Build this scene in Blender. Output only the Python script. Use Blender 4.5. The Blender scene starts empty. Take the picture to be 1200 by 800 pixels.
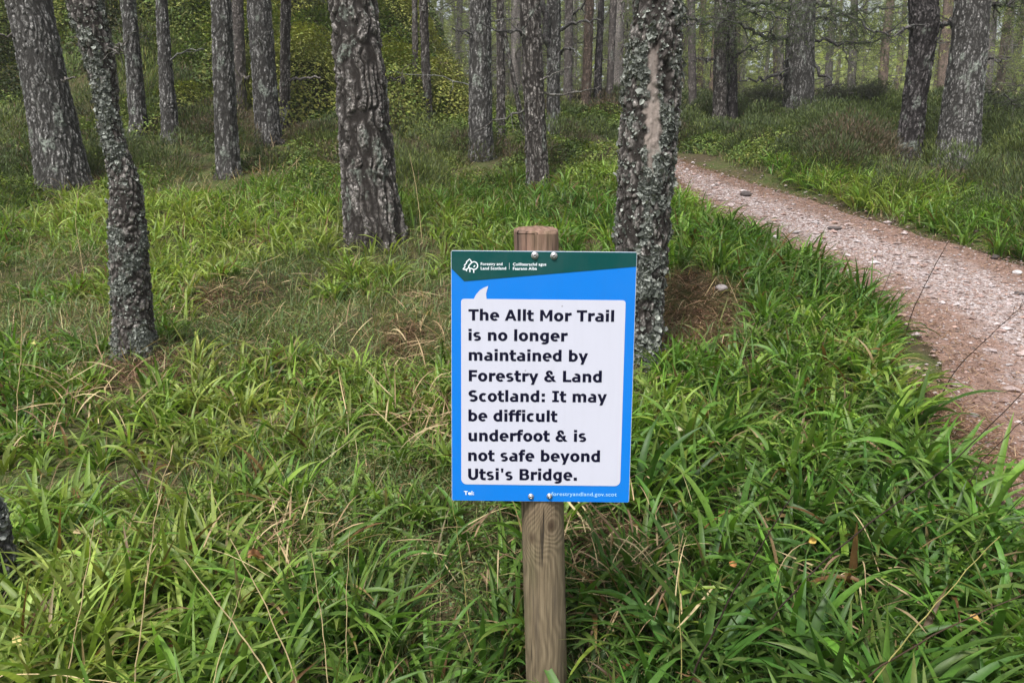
import bpy, math, random
import numpy as np
from math import radians, sin, cos, pi
from mathutils import Vector, Matrix

S = bpy.context.scene
COL = S.collection

# ------------------------------------------------------------------ camera, sky, sun, exposure
PITCH = radians(8.2); F = 873.0; EYE = np.array([0., 0., 1.5])
cam_d = bpy.data.cameras.new('camera'); cam = bpy.data.objects.new('camera', cam_d); COL.objects.link(cam)
cam_d.sensor_width = 36; cam_d.lens = 36 * F / 1200; cam_d.clip_start = 0.02; cam_d.clip_end = 1000
cam.location = EYE; cam.rotation_euler = (radians(90) - PITCH, 0, 0)
S.camera = cam

SUN_EL, SUN_AZ = radians(58), radians(205)
w = bpy.data.worlds.new('World'); S.world = w; w.use_nodes = True
nt = w.node_tree; nt.nodes.clear()
sky = nt.nodes.new('ShaderNodeTexSky'); sky.sky_type = 'NISHITA'; sky.sun_disc = False
sky.sun_elevation = SUN_EL; sky.sun_rotation = SUN_AZ; sky.dust_density = 3.0; sky.air_density = 1.0
hs = nt.nodes.new('ShaderNodeHueSaturation'); hs.inputs['Saturation'].default_value = 0.28
bg = nt.nodes.new('ShaderNodeBackground'); bg.inputs['Strength'].default_value = 0.115
out = nt.nodes.new('ShaderNodeOutputWorld')
nt.links.new(sky.outputs[0], hs.inputs['Color']); nt.links.new(hs.outputs[0], bg.inputs[0]); nt.links.new(bg.outputs[0], out.inputs[0])
sd = bpy.data.lights.new('sun', 'SUN'); sun = bpy.data.objects.new('sun', sd); COL.objects.link(sun)
sd.energy = 2.6; sd.angle = radians(11); sd.color = (1, 0.965, 0.92)
dirv = Vector((sin(SUN_AZ) * cos(SUN_EL), cos(SUN_AZ) * cos(SUN_EL), sin(SUN_EL)))
sun.rotation_euler = dirv.to_track_quat('Z', 'Y').to_euler()
S.view_settings.view_transform = 'Standard'; S.view_settings.look = 'None'
S.view_settings.exposure = 1.0; S.view_settings.gamma = 1.0
S.render.engine = 'CYCLES'
c = S.cycles; c.max_bounces = 6; c.diffuse_bounces = 3; c.glossy_bounces = 2; c.transmission_bounces = 3
c.transparent_max_bounces = 4; c.use_denoising = True; c.use_adaptive_sampling = True; c.adaptive_threshold = 0.015
c.sample_clamp_indirect = 4

HAZE = .0015; c.volume_bounces = 0
rng = np.random.default_rng(7); random.seed(7)

# ------------------------------------------------------------------ numpy noise
def h2(ix, iy, s=0):
    n = (ix.astype(np.int64) * 374761393 + iy.astype(np.int64) * 668265263 + s * 982451653) & 0x7fffffff
    n = ((n ^ (n >> 13)) * 1274126177) & 0x7fffffff
    return ((n ^ (n >> 16)) & 0xffff) / 65535.0
def vn2(x, y, s=0):
    x = np.asarray(x, float); y = np.asarray(y, float)
    ix = np.floor(x); iy = np.floor(y); fx = x - ix; fy = y - iy
    fx = fx * fx * (3 - 2 * fx); fy = fy * fy * (3 - 2 * fy)
    a = h2(ix, iy, s); b = h2(ix + 1, iy, s); c_ = h2(ix, iy + 1, s); d = h2(ix + 1, iy + 1, s)
    return (a * (1 - fx) + b * fx) * (1 - fy) + (c_ * (1 - fx) + d * fx) * fy
def fbm2(x, y, s=0, o=4):
    r = 0; a = .5; t = 0
    for k in range(o):
        r = r + a * vn2(np.asarray(x) * 2 ** k, np.asarray(y) * 2 ** k, s + k * 17); t += a; a *= .5
    return r / t
def h3(ix, iy, iz, s=0):
    n = (ix.astype(np.int64) * 374761393 + iy.astype(np.int64) * 668265263 + iz.astype(np.int64) * 2147483647 + s * 982451653) & 0x7fffffff
    n = ((n ^ (n >> 13)) * 1274126177) & 0x7fffffff
    n = ((n ^ (n >> 11)) * 668265263) & 0x7fffffff
    return ((n ^ (n >> 16)) & 0xffff) / 65535.0
def vn3(p, s=0):
    i = np.floor(p); f = p - i; f = f * f * (3 - 2 * f); r = 0
    for dx in (0, 1):
        for dy in (0, 1):
            for dz in (0, 1):
                wgt = (f[:, 0] if dx else 1 - f[:, 0]) * (f[:, 1] if dy else 1 - f[:, 1]) * (f[:, 2] if dz else 1 - f[:, 2])
                r = r + wgt * h3(i[:, 0] + dx, i[:, 1] + dy, i[:, 2] + dz, s)
    return r
def fbm3(p, s=0, o=3):
    r = 0; a = .5; t = 0
    for k in range(o):
        r = r + a * vn3(p * 2 ** k, s + 31 * k); t += a; a *= .5
    return r / t
def voro3(p, s=0):
    """distance to nearest and second nearest feature point and a hash per cell"""
    i = np.floor(p); f = p - i; n = len(p)
    f1 = np.full(n, 9.); f2 = np.full(n, 9.); cid = np.zeros(n)
    for dx in (-1, 0, 1):
        for dy in (-1, 0, 1):
            for dz in (-1, 0, 1):
                a, b, c_ = i[:, 0] + dx, i[:, 1] + dy, i[:, 2] + dz
                d = np.sqrt((dx + h3(a, b, c_, s) - f[:, 0]) ** 2 + (dy + h3(a, b, c_, s + 1) - f[:, 1]) ** 2 + (dz + h3(a, b, c_, s + 2) - f[:, 2]) ** 2)
                m = d < f1
                f2 = np.where(m, f1, np.minimum(f2, d)); cid = np.where(m, h3(a, b, c_, s + 3), cid); f1 = np.where(m, d, f1)
    return f1, f2, cid
def sstep(a, b, x):
    t = np.clip((np.asarray(x, float) - a) / (b - a), 0, 1); return t * t * (3 - 2 * t)

# ------------------------------------------------------------------ pixel <-> world, terrain
cp, sp = cos(PITCH), sin(PITCH)
def ray(u, v):
    xc = (np.asarray(u, float) - 600) / F; yc = (400 - np.asarray(v, float)) / F
    return np.stack([xc, cp + yc * sp, -sp + yc * cp], -1)
def proj(P):
    d = P - EYE
    z = d[..., 1] * cp - d[..., 2] * sp; z = np.where(z < .05, .05, z)
    return 600 + F * d[..., 0] / z, 400 - F * (d[..., 1] * sp + d[..., 2] * cp) / z
def depth_of(P): return (P[..., 1] - EYE[1]) * cp - (P[..., 2] - EYE[2]) * sp
def at_y(u, v, Y):
    r = ray(u, v); return EYE + r * (Y / r[..., 1])[..., None] if np.ndim(u) else EYE + r * (Y / r[1])

def plane_hit(u, v, k=.25):
    r = ray(u, v); t = EYE[2] / (k * r[1] - r[2]); return EYE + r * t
PL = [plane_hit(*q) for q in [(1215, 640), (1165, 560), (1128, 470), (1118, 405), (1050, 345), (965, 302), (880, 263), (812, 228), (790, 205), (770, 186)]]
PR = [plane_hit(*q) for q in [(1550, 520), (1500, 430), (1420, 385), (1300, 338), (1200, 306), (1085, 272), (985, 240), (870, 206), (808, 186), (775, 170)]]
PL = np.array(PL); PR = np.array(PR)
def resamp(P, n=160):
    d = np.r_[0, np.cumsum(np.linalg.norm(np.diff(P[:, :2], axis=0), axis=1))]; t = np.linspace(0, d[-1], n)
    # smooth with a short moving window
    Q = np.stack([np.interp(t, d, P[:, k]) for k in range(3)], 1)
    for _ in range(30): Q[1:-1] = .25 * Q[:-2] + .5 * Q[1:-1] + .25 * Q[2:]
    return Q
PLs, PRs = resamp(PL), resamp(PR)
PC = (PLs + PRs) / 2; PW = np.linalg.norm((PRs - PLs)[:, :2], axis=1) / 2
def path_sd(x, y):
    """signed distance-like value: <0 inside the path (1 = half width past the edge)"""
    x = np.asarray(x, float).ravel(); y = np.asarray(y, float).ravel(); best = np.full(x.shape, 1e9)
    for k in range(0, len(PC), 2):
        d = np.hypot(x - PC[k, 0], y - PC[k, 1]) - PW[k]
        best = np.minimum(best, d)
    return best

def terrain(x, y):
    shp = np.shape(x)
    x = np.asarray(x, float).ravel(); y = np.asarray(y, float).ravel()
    yy = np.clip(y, -3, None)
    s = yy - 18.5; sat = .25 * (yy - .5 * (s + np.sqrt(s * s + 5)))           # eases to level behind about 14 m
    z = sat - .02 * np.clip(yy - 24, 0, 60) * sstep(-.1, .15, x / np.maximum(yy, 1))
    ang = -x / np.maximum(yy, 1.)
    b = sstep(.00, .31, ang + .02 * (vn2(x * .5, y * .5, 5) - .5))
    q = yy - 11.8; up = .5 * (q + np.sqrt(q * q + 1.2)); up = 14 * np.tanh(up / 14)
    z = z + b * up * .98
    near = sstep(-.3, .5, path_sd(x, y)) if len(x) < 4e5 else 1
    z = z + near * (.26 * (fbm2(x * .45, y * .45, 11, 3) - .5) + .17 * (fbm2(x * 1.7, y * 1.7, 12, 2) - .5))
    z = z + b * sstep(12, 14, yy) * 1.3 * (fbm2(x * .6, y * .6, 21, 3) - .5)
    z = z + .12 * np.exp(-(((x - 1.4) / .55) ** 2 + ((y - 3.5) / .7) ** 2)) + .30 * np.exp(-(((x - 1.02) / .42) ** 2 + ((y - 4.35) / .42) ** 2))
    z = z + .12 * np.exp(-(((x + .75) / .55) ** 2 + ((y - 5.7) / .5) ** 2))
    z = z - .16 * np.exp(-(((x - .06) / .4) ** 2 + ((y - 1.7) / .45) ** 2))
    z = z - .05 * (1 - near)
    return z.reshape(shp)
def hit(u, v, lift=0., ymax=90):
    """first point of the ground (raised by lift) along the ray through a picture point"""
    r = ray(u, v); ts = np.r_[np.arange(.6, 20, .02), np.arange(20, ymax, .2)] / r[1]
    P = EYE + ts[:, None] * r; g = P[:, 2] - terrain(P[:, 0], P[:, 1]) - lift
    k = np.argmax(g < 0)
    if g[k] >= 0: return None
    a = g[k - 1] / (g[k - 1] - g[k]); return P[k - 1] * (1 - a) + P[k] * a

# ------------------------------------------------------------------ mesh helpers
def mesh_from(name, V, Fs, mat, parent=None, smooth=True, attrs=None, loc=None):
    """Fs: list of int arrays (n,k). attrs: name -> (n,4) colour per vertex"""
    me = bpy.data.meshes.new(name); V = np.asarray(V, np.float32)
    if not isinstance(Fs, list): Fs = [Fs]
    Fs = [np.asarray(f, np.int32) for f in Fs if len(f)]
    nl = sum(f.size for f in Fs); nf = sum(len(f) for f in Fs)
    me.vertices.add(len(V)); me.vertices.foreach_set('co', V.ravel())
    me.loops.add(nl); me.loops.foreach_set('vertex_index', np.concatenate([f.ravel() for f in Fs]))
    tot = np.concatenate([np.full(len(f), f.shape[1], np.int32) for f in Fs])
    me.polygons.add(nf); me.polygons.foreach_set('loop_start', np.r_[0, np.cumsum(tot)[:-1]].astype(np.int32))
    try: me.polygons.foreach_set('loop_total', tot)
    except Exception: pass
    me.polygons.foreach_set('use_smooth', np.full(nf, smooth))
    for k, a in (attrs or {}).items():
        at = me.attributes.new(k, 'FLOAT_COLOR', 'POINT'); at.data.foreach_set('color', np.asarray(a, np.float32).ravel())
    me.update(calc_edges=True); me.validate()
    if mat: me.materials.append(mat)
    o = bpy.data.objects.new(name, me); COL.objects.link(o)
    if parent: o.parent = parent
    if loc is not None: o.location = loc
    return o
def tag(o, label=None, cat=None, group=None, kind=None):
    if label: o['label'] = label
    if cat: o['category'] = cat
    if group: o['group'] = group
    if kind: o['kind'] = kind
    return o
def empty(name, loc, label, cat, group=None):
    o = bpy.data.objects.new(name, None); COL.objects.link(o); o.location = loc; o.empty_display_size = .1
    return tag(o, label, cat, group)

class NT:
    def __init__(s, name):
        s.m = bpy.data.materials.new(name); s.m.use_nodes = True; s.t = s.m.node_tree
        s.p = s.t.nodes['Principled BSDF']; s.o = s.t.nodes['Material Output']
    def n(s, typ, **k):
        nd = s.t.nodes.new('ShaderNode' + typ)
        for a, b in k.items():
            if a in nd.inputs.keys() if isinstance(a, str) else False: nd.inputs[a].default_value = b
            else: setattr(nd, a, b)
        return nd
    def l(s, a, b): s.t.links.new(a, b)
    def attr(s, nm): nd = s.n('Attribute'); nd.attribute_name = nm; return nd
    def coord(s, kind='Object', scale=None):
        tc = s.n('TexCoord')
        if scale is None: return tc.outputs[kind]
        mp = s.n('Mapping'); mp.inputs['Scale'].default_value = scale; s.l(tc.outputs[kind], mp.inputs[0]); return mp.outputs[0]
    def noise(s, co, scale, detail=4, rough=.55, dist=0):
        nd = s.n('TexNoise'); nd.inputs['Scale'].default_value = scale; nd.inputs['Detail'].default_value = detail
        nd.inputs['Roughness'].default_value = rough; nd.inputs['Distortion'].default_value = dist; s.l(co, nd.inputs['Vector']); return nd.outputs[0]
    def ramp(s, fac, stops, interp='LINEAR'):
        nd = s.n('ValToRGB'); cr = nd.color_ramp; cr.interpolation = interp
        while len(cr.elements) < len(stops): cr.elements.new(.5)
        for e, (p, col) in zip(cr.elements, stops):
            e.position = p; e.color = (*col, 1) if len(col) == 3 else col
        s.l(fac, nd.inputs[0]); return nd.outputs[0]
    def mix(s, fac, a, b, mode='MIX'):
        nd = s.n('MixRGB'); nd.blend_type = mode
        for v, i in ((fac, 0), (a, 1), (b, 2)):
            if hasattr(v, 'is_linked'): s.l(v, nd.inputs[i])
            else: nd.inputs[i].default_value = v if i == 0 else ((*v, 1) if len(v) == 3 else v)
        return nd.outputs[0]
    def math(s, op, a, b=0., clamp=False):
        nd = s.n('Math'); nd.operation = op; nd.use_clamp = clamp
        for v, i in ((a, 0), (b, 1)):
            if hasattr(v, 'is_linked'): s.l(v, nd.inputs[i])
            else: nd.inputs[i].default_value = v
        return nd.outputs[0]
    def bump(s, h, strength, dist):
        nd = s.n('Bump'); nd.inputs['Strength'].default_value = strength; nd.inputs['Distance'].default_value = dist
        s.l(h, nd.inputs['Height']); s.l(nd.outputs[0], s.p.inputs['Normal']); return nd
    def base(s, col, rough=.8, spec=.3):
        if hasattr(col, 'is_linked'): s.l(col, s.p.inputs['Base Color'])
        else: s.p.inputs['Base Color'].default_value = (*col, 1)
        s.p.inputs['Roughness'].default_value = rough; s.p.inputs['Specular IOR Level'].default_value = spec
        return s.m
def leaf_material(name, rough=.42, spec=.5, trans=.25):
    m = NT(name); a = m.attr('tint'); co = m.coord('Object')
    n = m.noise(co, 60, 2); col = m.mix(.5, a.outputs['Color'], m.ramp(n, [(0.25, (.55, .55, .55)), (.75, (1.25, 1.25, 1.2))]), 'MULTIPLY')
    m.base(col, rough, spec)
    tr = m.n('BsdfTranslucent'); m.l(m.mix(1., col, (1.25, 1.3, .7), 'MULTIPLY'), tr.inputs[0])
    mx = m.n('MixShader'); mx.inputs[0].default_value = trans
    m.l(m.p.outputs[0], mx.inputs[1]); m.l(tr.outputs[0], mx.inputs[2]); m.l(mx.outputs[0], m.o.inputs[0])
    return m.m
M_GRASS = leaf_material('woodrush_leaf', .47, .32, .36)
M_FINE = leaf_material('fine_grass', .5, .35, .25)
M_DRY = leaf_material('dry_straw', .75, .2, .2)
M_SHRUB = leaf_material('shrub_leaf', .6, .25, .2)
M_NEEDLE = leaf_material('pine_needle', .55, .3, .45)

def bark_material(name, fis, lo, hi, lich=(.23, .255, .22), lich_amt=1.):
    m = NT(name); a = m.attr('bark'); sp_ = m.n('SeparateColor'); m.l(a.outputs['Color'], sp_.inputs[0])
    co = m.coord('Object'); fine = m.noise(co, 55, 5, .65); mid = m.noise(co, 14, 3)
    plate = m.mix(sp_.outputs[1], lo, hi)
    vf = m.n('TexVoronoi'); vf.inputs['Scale'].default_value = 78; wv_ = m.n('VectorMath'); wv_.operation = 'ADD'
    nv = m.n('TexNoise'); nv.inputs['Scale'].default_value = 40; nv.inputs['Detail'].default_value = 3; m.l(co, nv.inputs['Vector'])
    ns_ = m.n('VectorMath'); ns_.operation = 'SCALE'; ns_.inputs['Scale'].default_value = .03; m.l(nv.outputs['Color'], ns_.inputs[0])
    m.l(m.coord('Object', (1, 1, .62)), wv_.inputs[0]); m.l(ns_.outputs[0], wv_.inputs[1]); m.l(wv_.outputs[0], vf.inputs['Vector'])
    sv = m.n('SeparateColor'); m.l(vf.outputs['Color'], sv.inputs[0])
    plate = m.mix(.9, plate, m.ramp(sv.outputs[0], [(.0, (.28, .28, .28)), (.45, (.8, .8, .8)), (.8, (1.35, 1.35, 1.36)), (1, (1.75, 1.75, 1.75))]), 'MULTIPLY')
    edge_ = m.ramp(vf.outputs['Distance'], [(.35, (1, 1, 1)), (.75, (.35, .35, .35))]); plate = m.mix(.8, plate, edge_, 'MULTIPLY')
    plate = m.mix(.85, plate, m.ramp(fine, [(.3, (.55, .55, .56)), (.5, (1, 1, 1)), (.72, (1.6, 1.58, 1.55))]), 'MULTIPLY')
    col = m.mix(sp_.outputs[0], fis, plate)
    lm = m.math('MULTIPLY', sp_.outputs[2], m.ramp(m.noise(co, 38, 4, .7), [(.42, (0, 0, 0)), (.56, (1, 1, 1))]))
    lm = m.math('MULTIPLY', lm, lich_amt)
    lcol = m.mix(mid, tuple(x * .6 for x in lich), tuple(min(x * 1.5, .8) for x in lich))
    col = m.mix(lm, col, lcol)
    scar = m.mix(m.noise(m.coord('Object', (1, 1, .15)), 90, 3), (.16, .125, .105), (.38, .325, .295))
    al = a.outputs['Alpha']
    col = m.mix(al, col, scar)
    m.base(col, .9, .15); m.bump(m.math('ADD', m.math('MULTIPLY', fine, .6), m.math('ADD', m.math('MULTIPLY', lm, .4), m.math('MULTIPLY', sv.outputs[0], .7))), .75, .010)
    return m.m
M_BARK = bark_material('pine_bark', (.030, .028, .026), (.145, .14, .132), (.38, .37, .36))
M_BARK_BROWN = bark_material('pine_bark_brown', (.026, .022, .020), (.135, .12, .11), (.37, .345, .325))
M_BARK_DARK = bark_material('pine_bark_dark', (.014, .012, .012), (.065, .058, .058), (.19, .175, .175), lich_amt=.7)
M_BARK_PALE = bark_material('pine_bark_distant', (.06, .052, .048), (.15, .13, .12), (.29, .26, .245), lich_amt=.5)
M_BARK_RED = bark_material('pine_bark_reddish', (.05, .038, .03), (.14, .10, .08), (.26, .19, .155), lich_amt=.3)

# ------------------------------------------------------------------ the setting
# ground: one sheet to the horizon
def axis(lim, dense, n):
    t = np.linspace(-1, 1, n); return dense * np.sinh(t * math.asinh(lim / dense))
gx = axis(420, 2.2, 520); gy = np.r_[np.linspace(-30, -1, 30), np.linspace(-.9, 20, 420), 20 + 400 * np.linspace(.002, 1, 130) ** 2.2]
X, Y = np.meshgrid(gx, gy); Z = terrain(X, Y)
nx, ny = len(gx), len(gy); idx = np.arange(nx * ny).reshape(ny, nx)
Q = np.stack([idx[:-1, :-1], idx[:-1, 1:], idx[1:, 1:], idx[1:, :-1]], -1).reshape(-1, 4)
m = NT('forest_floor'); co = m.coord('Object')
n1 = m.noise(co, 1.7, 5); n2 = m.noise(co, 22, 4, .7)
col = m.mix(m.ramp(n1, [(.38, (0, 0, 0)), (.6, (1, 1, 1))]), (.055, .045, .026), (.055, .075, .022))
col = m.mix(m.ramp(n2, [(.5, (0, 0, 0)), (.68, (1, 1, 1))]), col, (.13, .095, .055))
n3 = m.noise(co, 160, 3, .7); col = m.mix(.8, col, m.ramp(n3, [(.3, (.35, .35, .35)), (.55, (1, 1, 1)), (.75, (1.8, 1.7, 1.5))]), 'MULTIPLY')
m.base(col, .95, .1); m.bump(n2, .6, .02)
ground = tag(mesh_from('ground', np.stack([X, Y, Z], -1).reshape(-1, 3), Q, m.m), kind='structure')

# path: its own strip, fine enough to carry ruts and lumps
ns, nw = 420, 90
ts = np.linspace(0, 1, ns); k = ts * (len(PC) - 1)
L2 = np.stack([np.interp(k, np.arange(len(PC)), PLs[:, j]) for j in (0, 1)], 1); R2 = np.stack([np.interp(k, np.arange(len(PC)), PRs[:, j]) for j in (0, 1)], 1)
wv = np.linspace(-.10, 1.10, nw)
PX = L2[:, None, 0] * (1 - wv) + R2[:, None, 0] * wv; PY = L2[:, None, 1] * (1 - wv) + R2[:, None, 1] * wv
PZ = terrain(PX, PY) + .012 + .022 * (fbm2(PX * 7, PY * 7, 41, 4) - .5) - .03 * np.clip(1 - np.minimum(wv + .1, 1.1 - wv) / .1, 0, 1)[None]
def path_z(x, y): return terrain(x, y) + .012 + .022 * (fbm2(np.asarray(x) * 7, np.asarray(y) * 7, 41, 4) - .5)
idp = np.arange(ns * nw).reshape(ns, nw)
Qp = np.stack([idp[:-1, :-1], idp[:-1, 1:], idp[1:, 1:], idp[1:, :-1]], -1).reshape(-1, 4)
edge = np.clip(np.abs(wv - .5) * 2, 0, 1)[None] + .5 * (fbm2(PX * 1.7, PY * 1.7, 43, 3) - .5)
pa = np.zeros((ns * nw, 4)); pa[:, 0] = edge.ravel(); pa[:, 3] = 1
m = NT('gravel_path'); a = m.attr('edge'); sep = m.n('SeparateColor'); m.l(a.outputs['Color'], sep.inputs[0]); co = m.coord('Object')
vo = m.n('TexVoronoi'); vo.inputs['Scale'].default_value = 70; m.l(co, vo.inputs['Vector'])
stone = m.ramp(vo.outputs['Color'], [(.1, (.15, .115, .105)), (.4, (.28, .225, .21)), (.7, (.36, .31, .305)), (.95, (.50, .465, .465))])
soil = m.mix(m.noise(co, 40, 5, .7), (.115, .075, .060), (.32, .21, .17))
fac = m.ramp(m.math('ADD', sep.outputs[0], m.math('MULTIPLY', m.noise(co, 5, 5), .8)), [(.7, (0, 0, 0)), (1.35, (1, 1, 1))])
col = m.mix(fac, stone, soil); col = m.mix(m.ramp(m.noise(co, 16, 4), [(.5, (0, 0, 0)), (.75, (.7, .7, .7))]), col, soil)
m.base(col, .9, .2); m.bump(vo.outputs['Distance'], .8, .01)
path = tag(mesh_from('path', np.stack([PX, PY, PZ], -1).reshape(-1, 3), Qp, m.m, attrs={'edge': pa}), kind='structure')

# ------------------------------------------------------------------ trunks, branches
def tube(pts, rad, n=8, wob=.0, seed=0):
    pts = np.asarray(pts, float); rad = np.asarray(rad, float); V = []; Fq = []
    T = np.gradient(pts, axis=0); T /= np.linalg.norm(T, axis=1)[:, None] + 1e-9
    ref = np.array([.31, .17, .93]) if abs(T[0, 2]) < .8 else np.array([.95, .3, .05])
    for i, (p, t, r) in enumerate(zip(pts, T, rad)):
        a = np.cross(t, ref); a /= np.linalg.norm(a); b = np.cross(t, a)
        th = np.arange(n) * 2 * pi / n
        V.append(p + r * (np.cos(th)[:, None] * a + np.sin(th)[:, None] * b) * (1 + wob * (np.random.RandomState(seed + i).rand(n, 1) - .5)))
    V = np.concatenate(V); k = len(pts)
    for i in range(k - 1):
        j = np.arange(n); Fq.append(np.stack([i * n + j, i * n + (j + 1) % n, (i + 1) * n + (j + 1) % n, (i + 1) * n + j], -1))
    caps = [np.arange(n)[::-1][None], (np.arange(n) + (k - 1) * n)[None]]
    return V, np.concatenate(Fq), caps
def merge(parts):
    V = []; q = []; o = 0; cps = []
    for v, f, cc in parts:
        V.append(v); q.append(f + o); cps += [x + o for x in cc]; o += len(v)
    return np.concatenate(V), [np.concatenate(q)] + ([np.concatenate(cps)] if len({x.shape[1] for x in cps}) == 1 and cps else [])

def crooked(a, b, n=10, amp=.05, seed=0):
    a = np.array(a, float); b = np.array(b, float); r = np.random.RandomState(seed); t = np.linspace(0, 1, n)[:, None]
    L = np.linalg.norm(b - a); off = np.cumsum(r.randn(n, 3), 0); off -= off[0] + (off[-1] - off[0]) * t
    return a + (b - a) * t + off * amp * L / n ** .5
def smooth_poly(P, n=14, amp=.0, seed=0):
    P = np.asarray(P, float); d = np.r_[0, np.cumsum(np.linalg.norm(np.diff(P, axis=0), axis=1))]; t = np.linspace(0, d[-1], n)
    Q = np.stack([np.interp(t, d, P[:, k]) for k in range(3)], 1)
    for _ in range(2): Q[1:-1] = .25 * Q[:-2] + .5 * Q[1:-1] + .25 * Q[2:]
    r = np.random.RandomState(seed); Q[1:] += r.randn(n - 1, 3) * amp; return Q

def needle_mesh(centres, dirs, size, per, colr, seed=0, width=.0035):
    """needle tufts: thin triangles fanned round each twig direction"""
    r = np.random.default_rng(seed); n = len(centres) * per
    C = np.repeat(centres, per, 0) + r.normal(0, size * .25, (n, 3)); D = np.repeat(dirs, per, 0)
    d = D + r.normal(0, .75, (n, 3)); d /= np.linalg.norm(d, axis=1)[:, None]
    sd_ = np.cross(d, r.normal(0, 1, (n, 3))); sd_ /= np.linalg.norm(sd_, axis=1)[:, None] + 1e-9
    L = size * r.uniform(.6, 1.2, (n, 1)); V = np.stack([C - sd_ * width, C + sd_ * width, C + d * L], 1).reshape(-1, 3)
    Fc = np.arange(n * 3).reshape(-1, 3)
    base = np.array(colr)[None] * r.uniform(.6, 1.4, (n, 1)) * (1 + r.normal(0, .07, (n, 3)))
    return V, Fc, np.repeat(np.c_[np.clip(base, 0, 1), np.ones(n)], 3, 0)

TREES = []
def build_trunk(parent, base, prof, Yb, height, cell=.04, depth=.014, res=.009, flare=.35, lichen=.35, scar=None, seed=0, mat=M_BARK, stretch=.2, hollow=()):
    """prof: (v, centre u, width px) from the base up. Rings follow the measured centre line, then run on to the tree's full height."""
    P = np.array([at_y(u, v, Yb) for v, u, w_ in prof]); R = np.array([w_ / 2 / F * depth_of(p) for p, (v, u, w_) in zip(P, prof)])
    o_ = np.argsort(P[:, 2]); P = P[o_]; R = R[o_]
    zb = P[0, 2]; ztop = P[-1, 2]; H = zb + height
    dz = (P[-1] - P[-2]) / max(P[-1, 2] - P[-2, 2], .01); dz[:2] = np.clip(dz[:2], -.15, .15)
    top = P[-1] + dz * .5 * (H - ztop); top[2] = H
    P = np.vstack([P, top]); R = np.r_[R, R[-1] * .35]
    zv = np.arange(zb - .3, ztop + .25, res); zs = np.r_[zv, np.linspace(zv[-1] + .12, H, 26)]
    cx = np.interp(zs, P[:, 2], P[:, 0]); cy = np.interp(zs, P[:, 2], P[:, 1]); rr = np.interp(zs, P[:, 2], R)
    ker = max(3, int(.12 / res)) | 1
    pad = lambda a_: np.convolve(np.pad(a_, ker // 2, 'edge'), np.ones(ker) / ker, 'valid')
    nzv = len(zv); cx[:nzv] = pad(cx)[:nzv]; cy[:nzv] = pad(cy)[:nzv]; rr[:nzv] = pad(rr)[:nzv]
    n = int(np.clip(2 * pi * rr.max() / res, 16, 260)); th = np.arange(n) * 2 * pi / n
    TH, ZZ = np.meshgrid(th, zs); RR = np.repeat(rr[:, None], n, 1); hh = ZZ - zb
    fl = .7 * flare * np.exp(-np.clip(hh, 0, 9) / (rr[0] * .8)) * (.65 + .6 * np.sin(TH * 3 + seed) * np.sin(TH * 2 + seed * 2.1))
    nf = np.stack([np.cos(TH) * 1.5 + seed, np.sin(TH) * 1.5, ZZ * 1.2 / max(rr[0] * 4, .3)], -1).reshape(-1, 3)
    RR = RR * (1 + fl + .13 * (fbm3(nf * 1.3, seed, 3).reshape(RR.shape) - .5))
    loc = np.stack([np.cos(TH) * RR, np.sin(TH) * RR, ZZ], -1).reshape(-1, 3)
    warp = np.stack([fbm3(loc / cell * .45 + 7, seed + 1, 2), fbm3(loc / cell * .45 + 31, seed + 2, 2), fbm3(loc / cell * .3 + 57, seed + 3, 2)], -1) - .5
    q = loc / cell * np.array([1, 1, stretch]) + warp * 1.5 + seed * 3.7
    f1, f2, cid = voro3(q, seed)
    crack = sstep(.04, .46, f2 - f1)
    g1, g2, cid2 = voro3(loc / cell * np.array([3., 3., 1.9]) + warp * 2.6 + 13, seed + 9)
    crack2 = sstep(.0, .3, g2 - g1)
    rough = fbm3(loc / cell * np.array([1.1, 1.1, .6]), seed + 12, 3)
    crk = np.clip(crack * (.58 + .42 * crack2) * (.6 + .8 * rough), 0, 1)
    tone = np.clip(cid2 ** 1.6 * .9 + .25 * (cid - .5) + .6 * (fbm3(loc * 9, seed + 5, 3) - .45), 0, 1)
    lm = np.clip((fbm3(loc * np.array([13, 13, 8]), seed + 6, 4) + .35 * (fbm3(loc * np.array([4, 4, 2]), seed + 7, 2) - .5) - (.66 - .22 * lichen)) * 7, 0, 1)
    al = np.zeros(len(loc))
    if scar is not None:
        for (v0, v1, u0, u1, tt) in scar:
            Wp = np.stack([cx[:, None] + np.cos(TH) * RR, cy[:, None] + np.sin(TH) * RR, ZZ], -1)
            uu, vv = proj(Wp); fr = np.sin(TH) < .1
            wob = 16 * (fbm2(vv * .13, uu * .05 + seed, 3, 4) - .5)
            ins = np.clip((uu - u0 - wob) / 3, 0, 1) * np.clip((u1 + wob * .6 - uu) / 3, 0, 1) * np.clip((vv - v0) / 10, 0, 1) * np.clip((v1 - vv) / 10, 0, 1) * fr
            al = np.maximum(al, ins.ravel() * tt)
    hol = np.zeros(len(loc))
    for (v0, v1, u0, u1) in hollow:
        Wp = np.stack([cx[:, None] + np.cos(TH) * RR, cy[:, None] + np.sin(TH) * RR, ZZ], -1); uu, vv = proj(Wp); wob = 5 * (fbm2(vv * .13, uu * 0 + 3 + seed, 3, 3) - .5)
        hol = np.maximum(hol, (np.clip((uu - u0 - wob) / 3, 0, 1) * np.clip((u1 + wob - uu) / 3, 0, 1) * np.clip((vv - v0) / 12, 0, 1) * np.clip((v1 - vv) / 12, 0, 1) * (np.sin(TH) < .1)).ravel())
    crk = crk * (1 - hol); lm = lm * (1 - hol)
    lm = lm * (1 - al)
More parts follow.
